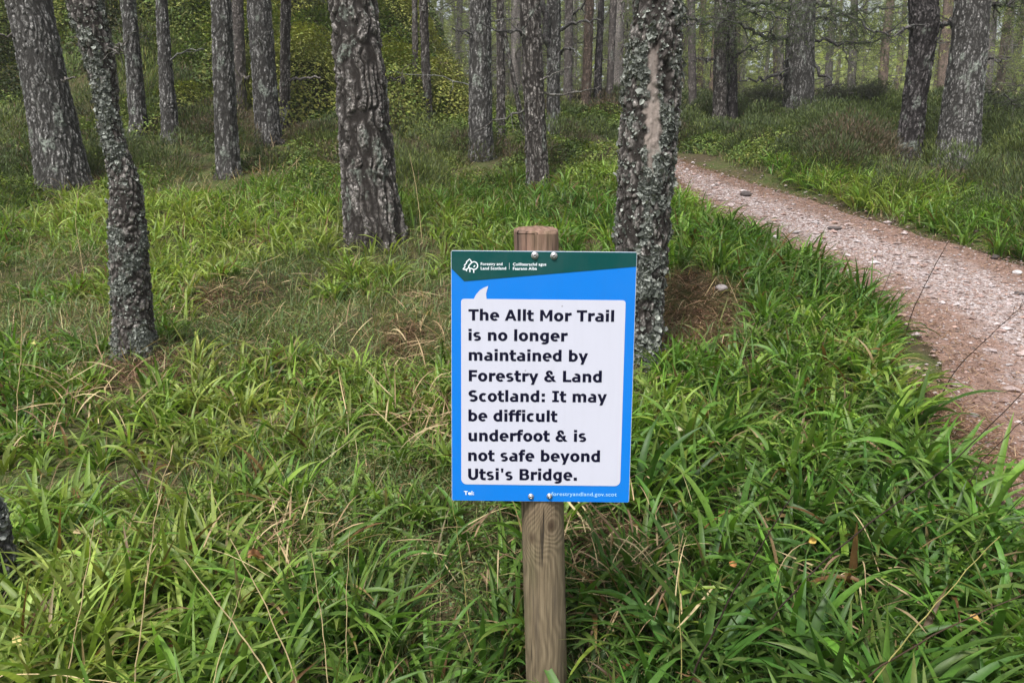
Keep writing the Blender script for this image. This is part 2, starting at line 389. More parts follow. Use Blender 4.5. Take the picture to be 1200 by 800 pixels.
    disp = depth * (crk - .7) + .3 * depth * (cid2 - .4) * crack2 * crack + .12 * depth * (cid - .5) * crack + lm * depth * .45 * (fbm3(loc * 60, seed + 8, 2)) - al * depth * .5
    disp = disp * (1 - .75 * al) - hol * depth * 1.6
    far = np.clip((ZZ.ravel() - ztop - .25) * 5, 0, 1); disp = disp * (1 - far)
    r2 = RR.ravel() + disp
    V = np.stack([np.repeat(cx, n) + np.cos(TH.ravel()) * r2, np.repeat(cy, n) + np.sin(TH.ravel()) * r2, ZZ.ravel()], -1)
    j = np.arange(n); ring = np.arange(len(zs) - 1)[:, None] * n
    Fq = np.stack([ring + j, ring + (j + 1) % n, ring + n + (j + 1) % n, ring + n + j], -1).reshape(-1, 4)
    A = np.stack([crk, tone, lm, al], -1)
    tr = mesh_from('trunk', V - base, [Fq, (np.arange(n) + (len(zs) - 1) * n)[None]], mat, parent, attrs={'bark': A})
    return V, TH.ravel(), (lm + .06) * (1 - np.clip(al * 3, 0, 1)) * (1 - hol), n, zv

def lichen_flakes(parent, base, V, TH, lm, zv, n, count, seed, size=(.005, .013), front=True):
    r = np.random.default_rng(seed); wgt = lm.copy(); wgt[len(zv) * n:] = 0
    if front: wgt = wgt * (np.sin(TH) < .35)
    pick = r.choice(len(V), count, p=wgt / wgt.sum()); C = V[pick]; th = TH[pick]
    N = np.stack([np.cos(th), np.sin(th), np.zeros(count)], -1); Vs = []; Fs = []; cols = []; o = 0
    k = 6
    tilt = r.normal(0, .45, (count, 3)); Nn = N + tilt; Nn /= np.linalg.norm(Nn, axis=1)[:, None]
    a = np.cross(Nn, r.normal(0, 1, (count, 3))); a /= np.linalg.norm(a, axis=1)[:, None]; b = np.cross(Nn, a)
    rad = r.uniform(size[0], size[1], count) * (1 + 1.2 * (r.random(count) > .92))
    ctr = C + N * rad[:, None] * .35
    ang = (np.arange(k) * 2 * pi / k)[None] + r.uniform(0, 6, (count, 1)); rk = rad[:, None] * r.uniform(.45, 1.25, (count, k)); lift = rad[:, None] * r.uniform(-.15, .75, (count, k))
    rim = ctr[:, None] + a[:, None] * (np.cos(ang) * rk)[..., None] + b[:, None] * (np.sin(ang) * rk)[..., None] + Nn[:, None] * lift[..., None]
    V2 = np.concatenate([ctr[:, None], rim], 1).reshape(-1, 3); i0 = (np.arange(count) * (k + 1))[:, None]
    jj = np.arange(k); F3 = np.stack([np.repeat(i0, k, 1), i0 + 1 + jj, i0 + 1 + (jj + 1) % k], -1).reshape(-1, 3)
    g = r.random((count, 1)); cc = (np.array([.08, .088, .078]) * (1 - g) + np.array([.38, .40, .37]) * g ** 1.4) * r.uniform(.7, 1.1, (count, 1))
    A = np.repeat(np.c_[cc, np.ones(count)], k + 1, 0)
    o_ = mesh_from('lichen', V2 - base, F3, M_LICHEN, parent, smooth=False, attrs={'tint': A}); o_['kind'] = 'stuff'
M_LICHEN = leaf_material('grey_lichen', .9, .1, .08)

def branch(parent, base, pts, r0, r1, mat, seed=0, amp=.012, n=16, needles=0, ncol=(.07, .10, .045), nsize=.07, spread=.12, twigs=0):
    Q_ = smooth_poly(pts, n, amp, seed); rad = np.linspace(r0, r1, n); parts = [tube(Q_, rad, 7, .35, seed)]
    r = np.random.RandomState(seed + 5); tw_c = []; tw_d = []
    for _ in range(twigs):
        i = r.randint(2, n - 1); d = Q_[min(i + 1, n - 1)] - Q_[i - 1]; d /= np.linalg.norm(d) + 1e-9
        e = d * .5 + r.randn(3) * .7; e[2] -= .1; e /= np.linalg.norm(e); L = r.uniform(.5, 1.5) * spread * 2.2
        tq = crooked(Q_[i], Q_[i] + e * L, 6, .18, r.randint(1e6)); parts.append(tube(tq, np.linspace(rad[i] * .45 + .001, .0012, 6), 5, 0, 1))
        for f in tq[2:]: tw_c.append(f); tw_d.append(e)
    V = []; fq = []; o = 0
    for v, f, cc in parts: V.append(v); fq.append(f + o); o += len(v)
    V = np.concatenate(V); A = np.zeros((len(V), 4)); A[:, 0] = .8; A[:, 1] = r.rand(len(V)) * .6; A[:, 2] = (r.rand(len(V)) > .6) * .5
    br = mesh_from('branch', V - base, np.concatenate(fq), mat, parent, attrs={'bark': A})
    if needles:
        C = np.array(list(Q_[n // 4:]) + tw_c); Dd = np.array([(0, 0, .2)] * (n - n // 4) + tw_d)
        k = r.randint(0, len(C), needles); cen = C[k] + r.randn(needles, 3) * spread * np.array([1, 1, .45])
        Vn, Fn, An = needle_mesh(cen, Dd[k] + np.array([0, 0, .15]), nsize, 7, ncol, seed)
        nd = mesh_from('needles', Vn - base, Fn, M_NEEDLE, br, smooth=False, attrs={'tint': An}); nd['kind'] = 'stuff'
    return br

def tree(label, prof, mat=M_BARK, height=11., group='pine trees in the wood', cell=.04, depth=.012, res=None, lichen=.08, flare=.5, scar=None, seed=0, Yadj=0., flakes=0, name='pine_tree', stretch=.2, fsize=(.005, .013), dead=0, hollow=()):
    v, u, w_ = prof[0]; g = hit(u, v); Yb = g[1] + Yadj
    b = at_y(u, v, Yb); b[2] = terrain(b[0], b[1])
    # keep the foot on the ground: the lowest profile point follows the terrain height
    root = empty(name, b, label, 'tree', group); res = res or max(.006, .8 * Yb / F)
    V, TH, lm, n, zv = build_trunk(root, b, prof, Yb, height, cell, depth, res, flare, lichen, scar, seed, mat, stretch, hollow)
    if flakes: lichen_flakes(root, b, V, TH, lm, zv, n, flakes, seed, fsize)
    r = np.random.RandomState(seed)
    for k in range(dead):
        z = b[2] + r.uniform(.8, 5.5); i = np.argmin(abs(V[::n, 2] - z)); cpt = V[i * n:(i + 1) * n].mean(0)
        a = r.uniform(0, 2 * pi); L = r.uniform(.25, 1.1); e = cpt + np.array([cos(a) * L, sin(a) * L, r.uniform(-.25, .25) * L])
        branch(root, b, [cpt, (cpt + e) / 2 + np.array([0, 0, r.uniform(-.05, .12)]), e], r.uniform(.008, .016), .003, mat, seed * 13 + k, .012, 10, twigs=3, spread=.1)
    TREES.append((b, w_ / 2 / F * Yb, root)); return root, b, Yb
G = None
# ---- near and middle trunks, from the photograph's left to its right (v, centre u, width)
A_ = tree('thick grey pine trunk leaning left in the upper left corner', [(218, 76, 56), (165, 66, 53), (100, 54, 50), (40, 42, 48), (0, 33, 47)], seed=1, depth=.013, cell=.036, lichen=.15, flare=.25)
B_ = tree('thin crooked trunk crusted with lichen standing in the left grass', [(415, 158, 48), (380, 157, 44), (310, 152, 42), (262, 150, 40), (212, 147, 35), (185, 139, 29), (160, 131, 25), (130, 127, 24), (100, 124, 28), (50, 112, 37), (0, 98, 41)], seed=2, cell=.03, depth=.010, lichen=.45, flare=.2, flakes=11000, fsize=(.0028, .0058), mat=M_BARK_BROWN, stretch=.7)
C_ = tree('slender grey pine trunk just right of the crooked lichen-crusted one', [(162, 164, 21), (80, 157, 18), (0, 150, 17)], seed=3, dead=3)
D_ = tree('slender straight pine trunk alone against the shrubby bank', [(166, 201, 20), (80, 194, 16), (0, 189, 13)], seed=4, dead=4)
E_ = tree('straight grey pine trunk with a paler thin trunk touching its right side', [(207, 268, 27), (120, 264, 26), (0, 259, 23)], seed=5, dead=2)
E2 = tree('pale thin pine trunk tucked behind the right side of a straight grey trunk', [(150, 284, 13), (80, 281, 14), (0, 278, 14)], seed=6, mat=M_BARK_PALE, Yadj=.6, dead=2)
F_ = tree('broad grey pine trunk rising at the foot of the shrubby bank', [(168, 315, 29), (80, 309, 28), (0, 303, 28)], seed=7, dead=1)
F2 = tree('thin brownish pine trunk close behind the broad trunk, with a pale broken stick', [(165, 334, 13), (80, 334, 12), (0, 335, 12)], seed=8, mat=M_BARK_BROWN, Yadj=.5)
G_ = tree('largest dark furrowed pine trunk left of the blue notice', [(278, 441, 68), (240, 436, 66), (180, 430, 63), (100, 424, 60), (50, 419, 58), (0, 413, 57)], seed=9, cell=.058, depth=.022, lichen=.12, flare=.22, mat=M_BARK_BROWN, flakes=300, fsize=(.003, .006), stretch=.15)
H_ = tree('thin pine pole between the largest dark trunk and a broad grey one', [(160, 503, 11), (80, 499, 11), (0, 496, 11)], seed=10, mat=M_BARK_BROWN, dead=5)
I_ = tree('straight grey pine trunk in line with the left half of the notice', [(186, 563, 28), (100, 563, 27), (0, 563, 25)], seed=11, dead=4)
J_ = tree('narrow dark pine trunk just right of a straight grey one behind the notice', [(168, 587, 12), (80, 587, 10), (0, 586, 9)], seed=12, mat=M_BARK_BROWN, dead=5)
K_ = tree('brown pine trunk standing directly behind the top of the signpost', [(222, 631, 27), (120, 626, 25), (0, 621, 24)], seed=13, mat=M_BARK_BROWN, cell=.035, dead=5)
L_ = tree('grey pine trunk with a dark forking limb right behind the brown one', [(163, 648, 15), (80, 649, 16), (0, 649, 17)], seed=14, dead=3)
Q_ = tree('pale lichen-plastered pine trunk with a bare wood scar right of the notice', [(425, 748, 52), (350, 750, 55), (270, 753, 63), (200, 757, 66), (120, 763, 67), (60, 768, 63), (0, 771, 59)], seed=15, cell=.034, depth=.015, lichen=.6, flare=.15, flakes=9000, fsize=(.004, .009), mat=M_BARK_BROWN,
          scar=[(112, 182, 755, 775, .92), (150, 205, 760, 769, .7), (50, 128, 761, 773, .55)], hollow=[(62, 122, 777, 789), (20, 70, 766, 771)], stretch=.4)
R1 = tree('left trunk of a close pair of pines at the far end of the path', [(150, 843, 17), (80, 844, 16), (0, 845, 15)], seed=16, mat=M_BARK_BROWN, dead=4)
R2 = tree('dark right trunk of a close pair of pines at the far end of the path', [(152, 858, 13), (80, 858, 12), (0, 857, 11)], seed=17, mat=M_BARK_DARK, Yadj=.3, dead=3)
S_ = tree('lichen-grey pine trunk with dark drooping boughs beyond the path', [(152, 935, 38), (100, 936, 34), (40, 938, 32), (0, 940, 31)], seed=18, lichen=.15)
T_ = tree('dark split-looking pine trunk leaning right, with broken snags near the top', [(192, 1063, 30), (120, 1071, 27), (60, 1080, 28), (30, 1083, 33), (0, 1081, 32)], seed=19, mat=M_BARK_DARK, lichen=.2, depth=.016)
U_ = tree('thick lichen-grey pine trunk near the right edge beyond the path', [(194, 1121, 46), (120, 1128, 42), (50, 1136, 39), (0, 1140, 38)], seed=20, lichen=.18, cell=.032)
M_ = tree('thin grey pine trunk left of a reddish one behind the notice', [(139, 665, 11), (0, 667, 10)], seed=21, mat=M_BARK_PALE, dead=3)
N_ = tree('reddish thin pine trunk in the middle distance left of the scarred one', [(139, 686, 12), (0, 691, 11)], seed=22, mat=M_BARK_RED, dead=3)
O_ = tree('dark thin pine trunk beside the reddish one in the middle distance', [(139, 699, 11), (60, 702, 9), (0, 705, 7)], seed=23, mat=M_BARK_DARK, dead=3)
P_ = tree('faint thin pine trunk nearest the left edge of the scarred one', [(136, 713, 9), (0, 719, 8)], seed=24, mat=M_BARK_PALE, dead=3)
W_ = tree('thin brown pine trunk left of the close pair at the far end of the path', [(140, 812, 10), (0, 810, 9)], seed=25, mat=M_BARK_PALE, dead=3)
X_ = tree('thin dark leaning pine pole left of the brown one right behind the notice', [(160, 615, 7), (80, 599, 6), (40, 592, 5), (0, 585, 5)], seed=26, mat=M_BARK_BROWN)
Z1 = tree('thin grey pine trunk next to a thin pole over the low shrubs', [(155, 487, 8), (0, 486, 7)], seed=27, mat=M_BARK_PALE, dead=4)

def pxb(tr, pl, r0, r1, mat=M_BARK_DARK, dy=(0, 0), **k):
    root, b, Yb = tr; n = len(pl); ys = np.linspace(Yb + dy[0], Yb + dy[1], n)
    return branch(root, b, [at_y(u, v, y) for (u, v), y in zip(pl, ys)], r0, r1, mat, **k)
pxb(F2, [(336, 93), (350, 92), (376, 91)], .02, .014, M_BARK_PALE, (0, -.3), seed=1)
pxb(E2, [(284, 91), (293, 91)], .02, .015, M_BARK_PALE, (0, -.3), seed=2)
pxb(B_, [(124, 62), (140, 58), (146, 54)], .006, .003, M_BARK_BROWN, (0, -.1), seed=3, twigs=4, spread=.05)
pxb(A_, [(34, 45), (15, 42), (-5, 41)], .014, .008, M_BARK_PALE, (0, -.3), seed=4)
pxb(A_, [(66, 95), (82, 92), (88, 90)], .012, .006, M_BARK_PALE, (0, -.2), seed=5)
pxb(C_, [(158, 50), (135, 52), (122, 60)], .01, .003, M_BARK_PALE, (0, -.5), seed=6, twigs=3)
pxb(G_, [(450, 95), (462, 92), (476, 98), (470, 84)], .010, .004, M_BARK_PALE, (.3, .2), seed=7, twigs=5, spread=.06)
pxb(L_, [(650, 70), (640, 50), (641, 25), (633, -5)], .06, .05, M_BARK_DARK, (0, -.2), seed=8)
pxb(L_, [(655, 35), (672, 28), (690, 23), (705, 24)], .03, .008, M_BARK_DARK, (0, -.6), seed=9, twigs=4, spread=.15)
pxb(L_, [(655, 62), (662, 57), (673, 58), (676, 66)], .025, .008, M_BARK_DARK, (0, -.6), seed=10, twigs=2)
pxb(I_, [(560, 40), (545, 38), (530, 34)], .014, .006, M_BARK_DARK, (0, -.4), seed=11, twigs=3)
pxb(K_, [(621, 40), (606, 38), (580, 35), (562, 27)], .016, .005, M_BARK_DARK, (0, -.3), seed=12, twigs=6, spread=.12)
pxb(M_, [(668, 20), (680, 10), (690, -5)], .03, .015, M_BARK_DARK, (0, -.3), seed=13, twigs=4)
NG = (.085, .115, .05)
pxb(S_, [(925, 87), (901, 90), (868, 96)], .035, .012, seed=21, twigs=5, spread=.12, dy=(0, -.6), amp=.03)
pxb(S_, [(925, 60), (919, 72), (917, 88), (906, 100), (904, 112)], .024, .008, seed=22, twigs=5, dy=(0, -.5), amp=.03)
pxb(S_, [(925, 42), (895, 44), (864, 27), (845, 22)], .045, .012, seed=23, twigs=18, needles=340, ncol=NG, dy=(0, -.8), spread=.2, amp=.03)
pxb(S_, [(925, 8), (900, 4), (870, 2), (835, -6)], .05, .02, seed=24, twigs=18, needles=340, ncol=NG, dy=(0, -.8), spread=.22, amp=.03)
pxb(S_, [(952, 70), (969, 92), (980, 114), (992, 128), (1003, 138)], .035, .01, seed=25, twigs=5, dy=(0, -.7), amp=.03)
pxb(S_, [(950, 122), (970, 114), (989, 111), (1010, 109), (1033, 103)], .02, .006, seed=26, twigs=26, needles=900, ncol=(.04, .045, .03), dy=(-.1, -.7), spread=.09, amp=.02)
pxb(S_, [(920, 108), (905, 112), (884, 110)], .016, .005, seed=27, twigs=16, needles=420, ncol=(.04, .045, .03), dy=(-.1, -.6), spread=.08, amp=.02)
pxb(S_, [(953, 47), (985, 49), (1010, 52), (1036, 44), (1063, 20)], .03, .01, seed=28, twigs=14, needles=240, ncol=NG, dy=(0, -.5), spread=.2, amp=.03)
pxb(S_, [(953, 5), (982, 10), (1003, 27), (1030, 37), (1050, 40)], .035, .01, seed=29, twigs=22, needles=520, ncol=NG, dy=(0, -.9), spread=.25, amp=.03)
pxb(S_, [(953, 18), (980, 22), (1020, 12), (1058, 6)], .03, .01, seed=30, twigs=22, needles=520, ncol=NG, dy=(0, -.6), spread=.25, amp=.03)
pxb(S_, [(988, 50), (993, 72), (1006, 81)], .015, .004, seed=31, dy=(-.25, -.4), twigs=3, amp=.02)
pxb(T_, [(1090, 35), (1100, 30), (1116, 26), (1119, 34)], .05, .012, seed=32, dy=(0, -.2), amp=.02, twigs=2)
pxb(T_, [(1085, 62), (1096, 55), (1103, 38), (1108, 26)], .022, .006, seed=33, dy=(0, -.2), amp=.01, twigs=3)
pxb(T_, [(1074, 30), (1062, 34), (1050, 40)], .03, .008, seed=34, dy=(0, -.3), amp=.02, twigs=6)
pxb(U_, [(1150, 64), (1162, 69), (1172, 71), (1185, 68)], .018, .006, seed=35, dy=(0, -.3), amp=.015, twigs=4)
pxb(U_, [(1146, 100), (1165, 108), (1185, 118), (1205, 128)], .016, .005, seed=36, dy=(.4, .2), twigs=16, needles=260, ncol=(.05, .06, .035), spread=.14, amp=.02)
pxb(U_, [(1152, 8), (1175, 6), (1210, -4)], .03, .01, seed=37, dy=(.3, .2), twigs=20, needles=420, ncol=NG, spread=.2, amp=.02)
pxb(R1, [(838, 30), (820, 26), (800, 20), (790, 30)], .035, .01, seed=38, dy=(0, -.8), twigs=14, needles=340, ncol=NG, spread=.3, amp=.03)
pxb(R1, [(840, 75), (826, 70), (808, 72)], .02, .006, seed=39, dy=(0, -.8), twigs=8, spread=.15, amp=.03)
pxb(R2, [(860, 20), (880, 12), (905, 18), (925, 25)], .03, .01, seed=40, dy=(0, -.8), twigs=14, needles=340, ncol=NG, spread=.3, amp=.03)
pxb(R2, [(862, 62), (880, 55), (900, 58)], .02, .006, seed=41, dy=(0, -.8), twigs=10, needles=120, ncol=NG, spread=.2, amp=.03)

# ---- far pines: one prototype per kind, copied
def far_proto(kind, seed):
    r = np.random.RandomState(seed); b = np.zeros(3); H = r.uniform(13, 17)
    root = empty('pine_tree', (0, 0, 0), 'slender distant pine with fuzzy branches in the far wood', 'tree', 'distant pines in the far wood')
    zs = np.linspace(-.6, H, 40); cx = .12 * np.sin(zs * .5 + seed); cy = .1 * np.cos(zs * .4 + seed); rr = .15 * (1 - zs / H * .75)
    V, Fq, cc = tube(np.stack([cx, cy, zs], -1), rr, 12, .12, seed)
    A = np.zeros((len(V), 4)); A[:, 0] = r.rand(len(V)) * .6 + .4; A[:, 1] = r.rand(len(V)); A[:, 2] = .3 * r.rand(len(V))
    mat = (M_BARK_PALE, M_BARK_RED, M_BARK_BROWN)[kind % 3]
    mesh_from('trunk', V, [Fq], mat, root, attrs={'bark': A})
    parts = []; tips = []; dd = []
    for k in range(58):
        z = r.uniform(1.2, H - .5); a = r.uniform(0, 2 * pi); L = r.uniform(.5, 2.3) * (1 if z > 4 else .7) * (1.05 - .5 * z / H)
        c0 = np.array([np.interp(z, zs, cx), np.interp(z, zs, cy), z]); e = c0 + np.array([cos(a) * L, sin(a) * L, r.uniform(-.35, .35) * L])
        P = crooked(c0, e, 8, .12, r.randint(1e6)); parts.append(tube(P, np.linspace(.022, .005, 8), 5))
        for q in range(4):
            i = r.randint(2, 7); f = P[i] + r.randn(3) * .3; parts.append(tube(crooked(P[i], f, 5, .2, r.randint(1e6)), np.linspace(.008, .003, 5), 4))
            if z > 2.2 or r.rand() < .5: tips.append(f); dd.append((f - P[i]) / (np.linalg.norm(f - P[i]) + 1e-6))
        tips.append(e); dd.append((e - c0) / L)
    V = []; fq = []; o = 0
    for v, f, cc in parts: V.append(v); fq.append(f + o); o += len(v)
    V = np.concatenate(V); A = np.zeros((len(V), 4)); A[:, 0] = .8; A[:, 1] = r.rand(len(V)) * .7
    bo = mesh_from('branches', V, np.concatenate(fq), M_BARK_PALE if kind % 3 == 0 else M_BARK_BROWN, root, attrs={'bark': A}); bo['kind'] = 'stuff'
    tips = np.array(tips); dd = np.array(dd); k = r.randint(0, len(tips), 1000)
    cen = tips[k] + r.randn(1000, 3) * .22
    colr = ((.17, .19, .11), (.34, .40, .13), (.20, .24, .10))[kind % 3]
    Vn, Fn, An = needle_mesh(cen, dd[k], .16, 8, colr, seed, .008)
    cr = mesh_from('crown', Vn, Fn, M_NEEDLE, root, smooth=False, attrs={'tint': An})
    return root
protos = [far_proto(k, 60 + k) for k in range(6)]
def copy_tree(src):
    r_ = src.copy(); COL.objects.link(r_)
    for ch in list(src.children):
        cc = ch.copy(); COL.objects.link(cc); cc.parent = r_
    return r_
rf = np.random.RandomState(5); used = set(); placed = []
spots = []
for _ in range(6000):
    if len(spots) >= 150: break
    y = rf.uniform(19, 62); u = rf.uniform(420, 1290); x = (u - 600) / F * y
    if u < 560 and y < 26: continue
    if u > 780 and (rf.rand() < .45 or y < 23): continue
    if all((x - a) ** 2 + (y - b_) ** 2 > (.9 + y * .022) ** 2 for a, b_ in spots): spots.append((x, y))
for i, (x, y) in enumerate(sorted(spots, key=lambda q: q[1])):
    u = 600 + F * x / y; right = u > 760
    kk = rf.choice([0, 2, 3, 5]) if not right else rf.choice([0, 1, 4, 1, 3])
    root = protos[kk] if kk not in used else copy_tree(protos[kk]); used.add(kk)
    s_ = rf.uniform(.75, 1.15); root.location = (x, y, float(terrain(np.array([x]), np.array([y]))[0])); root.rotation_euler = (rf.normal(0, .02), rf.normal(0, .02), rf.uniform(0, 6.28)); root.scale = (s_, s_, s_)
    if right: root['label'] = 'slender distant pine in the pale far wood right of the scarred trunk'; root['group'] = 'distant pines in the pale far wood'
    else: root['label'] = 'slender distant pine in the grey far wood left of the scarred trunk'; root['group'] = 'distant pines in the grey far wood'
for kk, p in enumerate(protos):
    if kk not in used:
        for ch in list(p.children): bpy.data.objects.remove(ch)
        bpy.data.objects.remove(p)

# ---- the mass of the far wood behind them
def leaf_cloud(n, seed, xr, yr, hr, size, cols):
    r = np.random.default_rng(seed); x = r.uniform(*xr, n); y = r.uniform(*yr, n)
    keep = fbm2(x * .16, y * .16, 77, 3) + .5 * fbm2(x * .9, y * .9, 78, 2) > .66; x = x[keep]; y = y[keep]; n = len(x)
    top = hr * (.5 + .9 * fbm2(x * .13, y * .02, 79, 3)); h = top * r.random(n) ** .8
    gap = fbm2(x * .8 + 3, h * .8, 80, 3) > .43; x, y, h, = x[gap], y[gap], h[gap]; n = len(x)
    C = np.stack([x, y, terrain(x, y) + h], -1); a = r.normal(0, 1, (n, 3)); a /= np.linalg.norm(a, axis=1)[:, None]
    b = np.cross(a, r.normal(0, 1, (n, 3))); b /= np.linalg.norm(b, axis=1)[:, None]; s_ = size * r.uniform(.4, 1.4, (n, 1))
    V = np.stack([C - a * s_, C + b * s_ * .45, C + a * s_, C - b * s_ * .45], 1).reshape(-1, 3); Fq = np.arange(4 * n).reshape(-1, 4)
    t = np.clip(fbm2(x * .25, h * .5, 81, 3) * 2 - .5 + r.normal(0, .2, n), 0, 1)[:, None]
    cc = np.array(cols[0]) * (1 - t) + np.array(cols[1]) * t; cc = cc * r.uniform(.6, 1.4, (n, 1))
    return V, Fq, np.repeat(np.c_[np.clip(cc, 0, 1), np.ones(n)], 4, 0)
V, Fq, A = leaf_cloud(150000, 3, (-45, 95), (62, 92), 19, .42, ((.19, .21, .10), (.50, .56, .19)))
V2, F2_, A2 = leaf_cloud(60000, 8, (4, 70), (40, 62), 7, .2, ((.18, .21, .09), (.48, .54, .17)))
V, Fq, A = np.concatenate([V, V2]), np.concatenate([Fq, F2_ + len(V)]), np.concatenate([A, A2])
tag(mesh_from('distant_woodland', V, Fq, M_NEEDLE, smooth=False, attrs={'tint': A}), kind='stuff')

# ------------------------------------------------------------------ ground cover
def blades(P, az, L, W, e0, bend, col, seg=6, twist=None, fold=.25, tipcol=None, droop=1.4):
    n = len(P); s = np.linspace(0, 1, seg + 1)
    d = np.stack([np.cos(az), np.sin(az), np.zeros(n)], -1); sd_ = np.stack([-np.sin(az), np.cos(az), np.zeros(n)], -1)
    e = e0[:, None] - bend[:, None] * s[None] ** droop
    em = (e[:, 1:] + e[:, :-1]) / 2; st = (L / seg)[:, None]
    hx = np.concatenate([np.zeros((n, 1)), np.cumsum(np.cos(em) * st, 1)], 1); hz = np.concatenate([np.zeros((n, 1)), np.cumsum(np.sin(em) * st, 1)], 1)
    Cn = P[:, None] + d[:, None] * hx[..., None] + np.array([0, 0, 1.]) * hz[..., None]
    nor = -np.sin(e)[..., None] * d[:, None] + np.cos(e)[..., None] * np.array([0, 0, 1.])
    tw = (np.zeros(n) if twist is None else twist)[:, None] * s[None]
    side = sd_[:, None] * np.cos(tw)[..., None] + nor * np.sin(tw)[..., None]; nn = nor * np.cos(tw)[..., None] - sd_[:, None] * np.sin(tw)[..., None]
    wp = np.minimum(.55 + 1.6 * s, 1) * (1 - s ** 2.6) + .03; wp[-1] = .02
    wd = W[:, None] * wp[None] / 2
    if fold:
        V = np.stack([Cn - side * wd[..., None] + nn * (wd * fold)[..., None], Cn, Cn + side * wd[..., None] + nn * (wd * fold)[..., None]], 2); k = 3
    else:
        V = np.stack([Cn - side * wd[..., None], Cn + side * wd[..., None]], 2); k = 2
    V = V.reshape(n, -1, 3); per = (seg + 1) * k
    f = []
    for i in range(seg):
        for j in range(k - 1): f.append([i * k + j, i * k + j + 1, (i + 1) * k + j + 1, (i + 1) * k + j])
    Fq = (np.array(f)[None] + (np.arange(n) * per)[:, None, None]).reshape(-1, 4)
    cc = np.repeat(col[:, None], seg + 1, 1)
    if tipcol is not None:
        t = (s ** 2.5)[None, :, None] * tipcol[1][:, None, None]; cc = cc * (1 - t) + np.array(tipcol[0]) * t
    cc = np.repeat(cc[:, :, None], k, 2).reshape(n * per, 3)
    return V.reshape(-1, 3), Fq, np.c_[np.clip(cc, 0, 1), np.ones(n * per)]
def join(lst):
    V = []; f = []; a = []; o = 0
    for v, q, c_ in lst: V.append(v); f.append(q + o); a.append(c_); o += len(v)
    return np.concatenate(V), np.concatenate(f), np.concatenate(a)

def scatter(n, y0, y1, margin=.7, seed=0):
    r = np.random.default_rng(seed); y = np.sqrt(r.uniform(y0 ** 2, y1 ** 2, n)); x = (r.random(n) * 2 - 1) * (.70 * y + margin); return x, y
def near_trunks(x, y, k=1.15):
    m_ = np.zeros(len(x), bool)
    for b, r_, _ in TREES: m_ |= np.hypot(x - b[0], y - b[1]) < r_ * k
    return m_
post_xy = np.array(at_y(629, 700, 1.80))[:2]
def zones(x, y):
    """where each kind of cover grows: pixel-free, all from ground position"""
    sd_ = path_sd(x, y); ang = x / np.maximum(y, .5)
    left_of_path = x < np.interp(y, PC[:, 1], PC[:, 0])
    bank = sstep(.05, .2, -ang) * sstep(10.8, 12.3, y)
    nz = fbm2(x * .8, y * .8, 91, 3)
    heath = np.where(left_of_path, sstep(7.0, 8.4, y + 2.4 * (nz - .5) + 1.2 * sstep(-.55, -.8, ang)) * (.25 + .75 * np.maximum(sstep(.50, .58, fbm2(x * .5 + 9, y * .5, 95, 2)), sstep(13, 15, y) * (ang > -.1))), sstep(.40, .75, sd_ + .6 * (nz - .5)) * sstep(4, 5.5, y))
    heath = heath * (1 - bank)
    bare = np.zeros(len(x))
    for (u, v, rx, ry) in BARE:
        bare = np.maximum(bare, 1 - sstep(.5, 1.25, np.hypot((x - u) / rx, (y - v) / ry) + .5 * (nz - .5)))
    return sd_, ang, left_of_path, bank, heath, bare
BARE = []
for (u, v, rx, ry) in [(815, 364, .40, .46), (800, 395, .34, .34), (475, 398, .15, .16), (158, 428, .2, .2), (300, 640, .06, .08), (700, 660, .10, .12), (8, 300, .2, .2), (250, 350, .16, .14), (1150, 520, .16, .4), (1105, 480, .1, .2), (735, 640, .12, .14), (330, 500, .1, .1)]:
    g = hit(u, v); BARE.append((g[0], g[1], rx, ry))

GREENS = np.array([[.056, .130, .022], [.080, .175, .026], [.108, .215, .030], [.145, .252, .036], [.185, .285, .046], [.240, .325, .066]])
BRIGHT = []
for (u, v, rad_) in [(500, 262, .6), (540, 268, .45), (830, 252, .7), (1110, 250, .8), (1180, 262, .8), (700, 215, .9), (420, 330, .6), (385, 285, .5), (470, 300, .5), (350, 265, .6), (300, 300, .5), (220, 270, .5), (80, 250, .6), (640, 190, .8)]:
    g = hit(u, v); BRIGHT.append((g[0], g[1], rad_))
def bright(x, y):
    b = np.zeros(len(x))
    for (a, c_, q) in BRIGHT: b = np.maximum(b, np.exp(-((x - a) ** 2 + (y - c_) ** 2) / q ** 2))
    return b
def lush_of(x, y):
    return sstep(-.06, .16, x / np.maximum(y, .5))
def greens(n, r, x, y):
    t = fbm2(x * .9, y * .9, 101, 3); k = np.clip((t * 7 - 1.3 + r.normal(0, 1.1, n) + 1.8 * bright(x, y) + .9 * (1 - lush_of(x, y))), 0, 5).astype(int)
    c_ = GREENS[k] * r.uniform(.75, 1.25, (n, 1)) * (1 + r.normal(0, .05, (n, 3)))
    return c_ * (1 + (1 - lush_of(x, y))[:, None] * np.array([.05, .0, .08]))
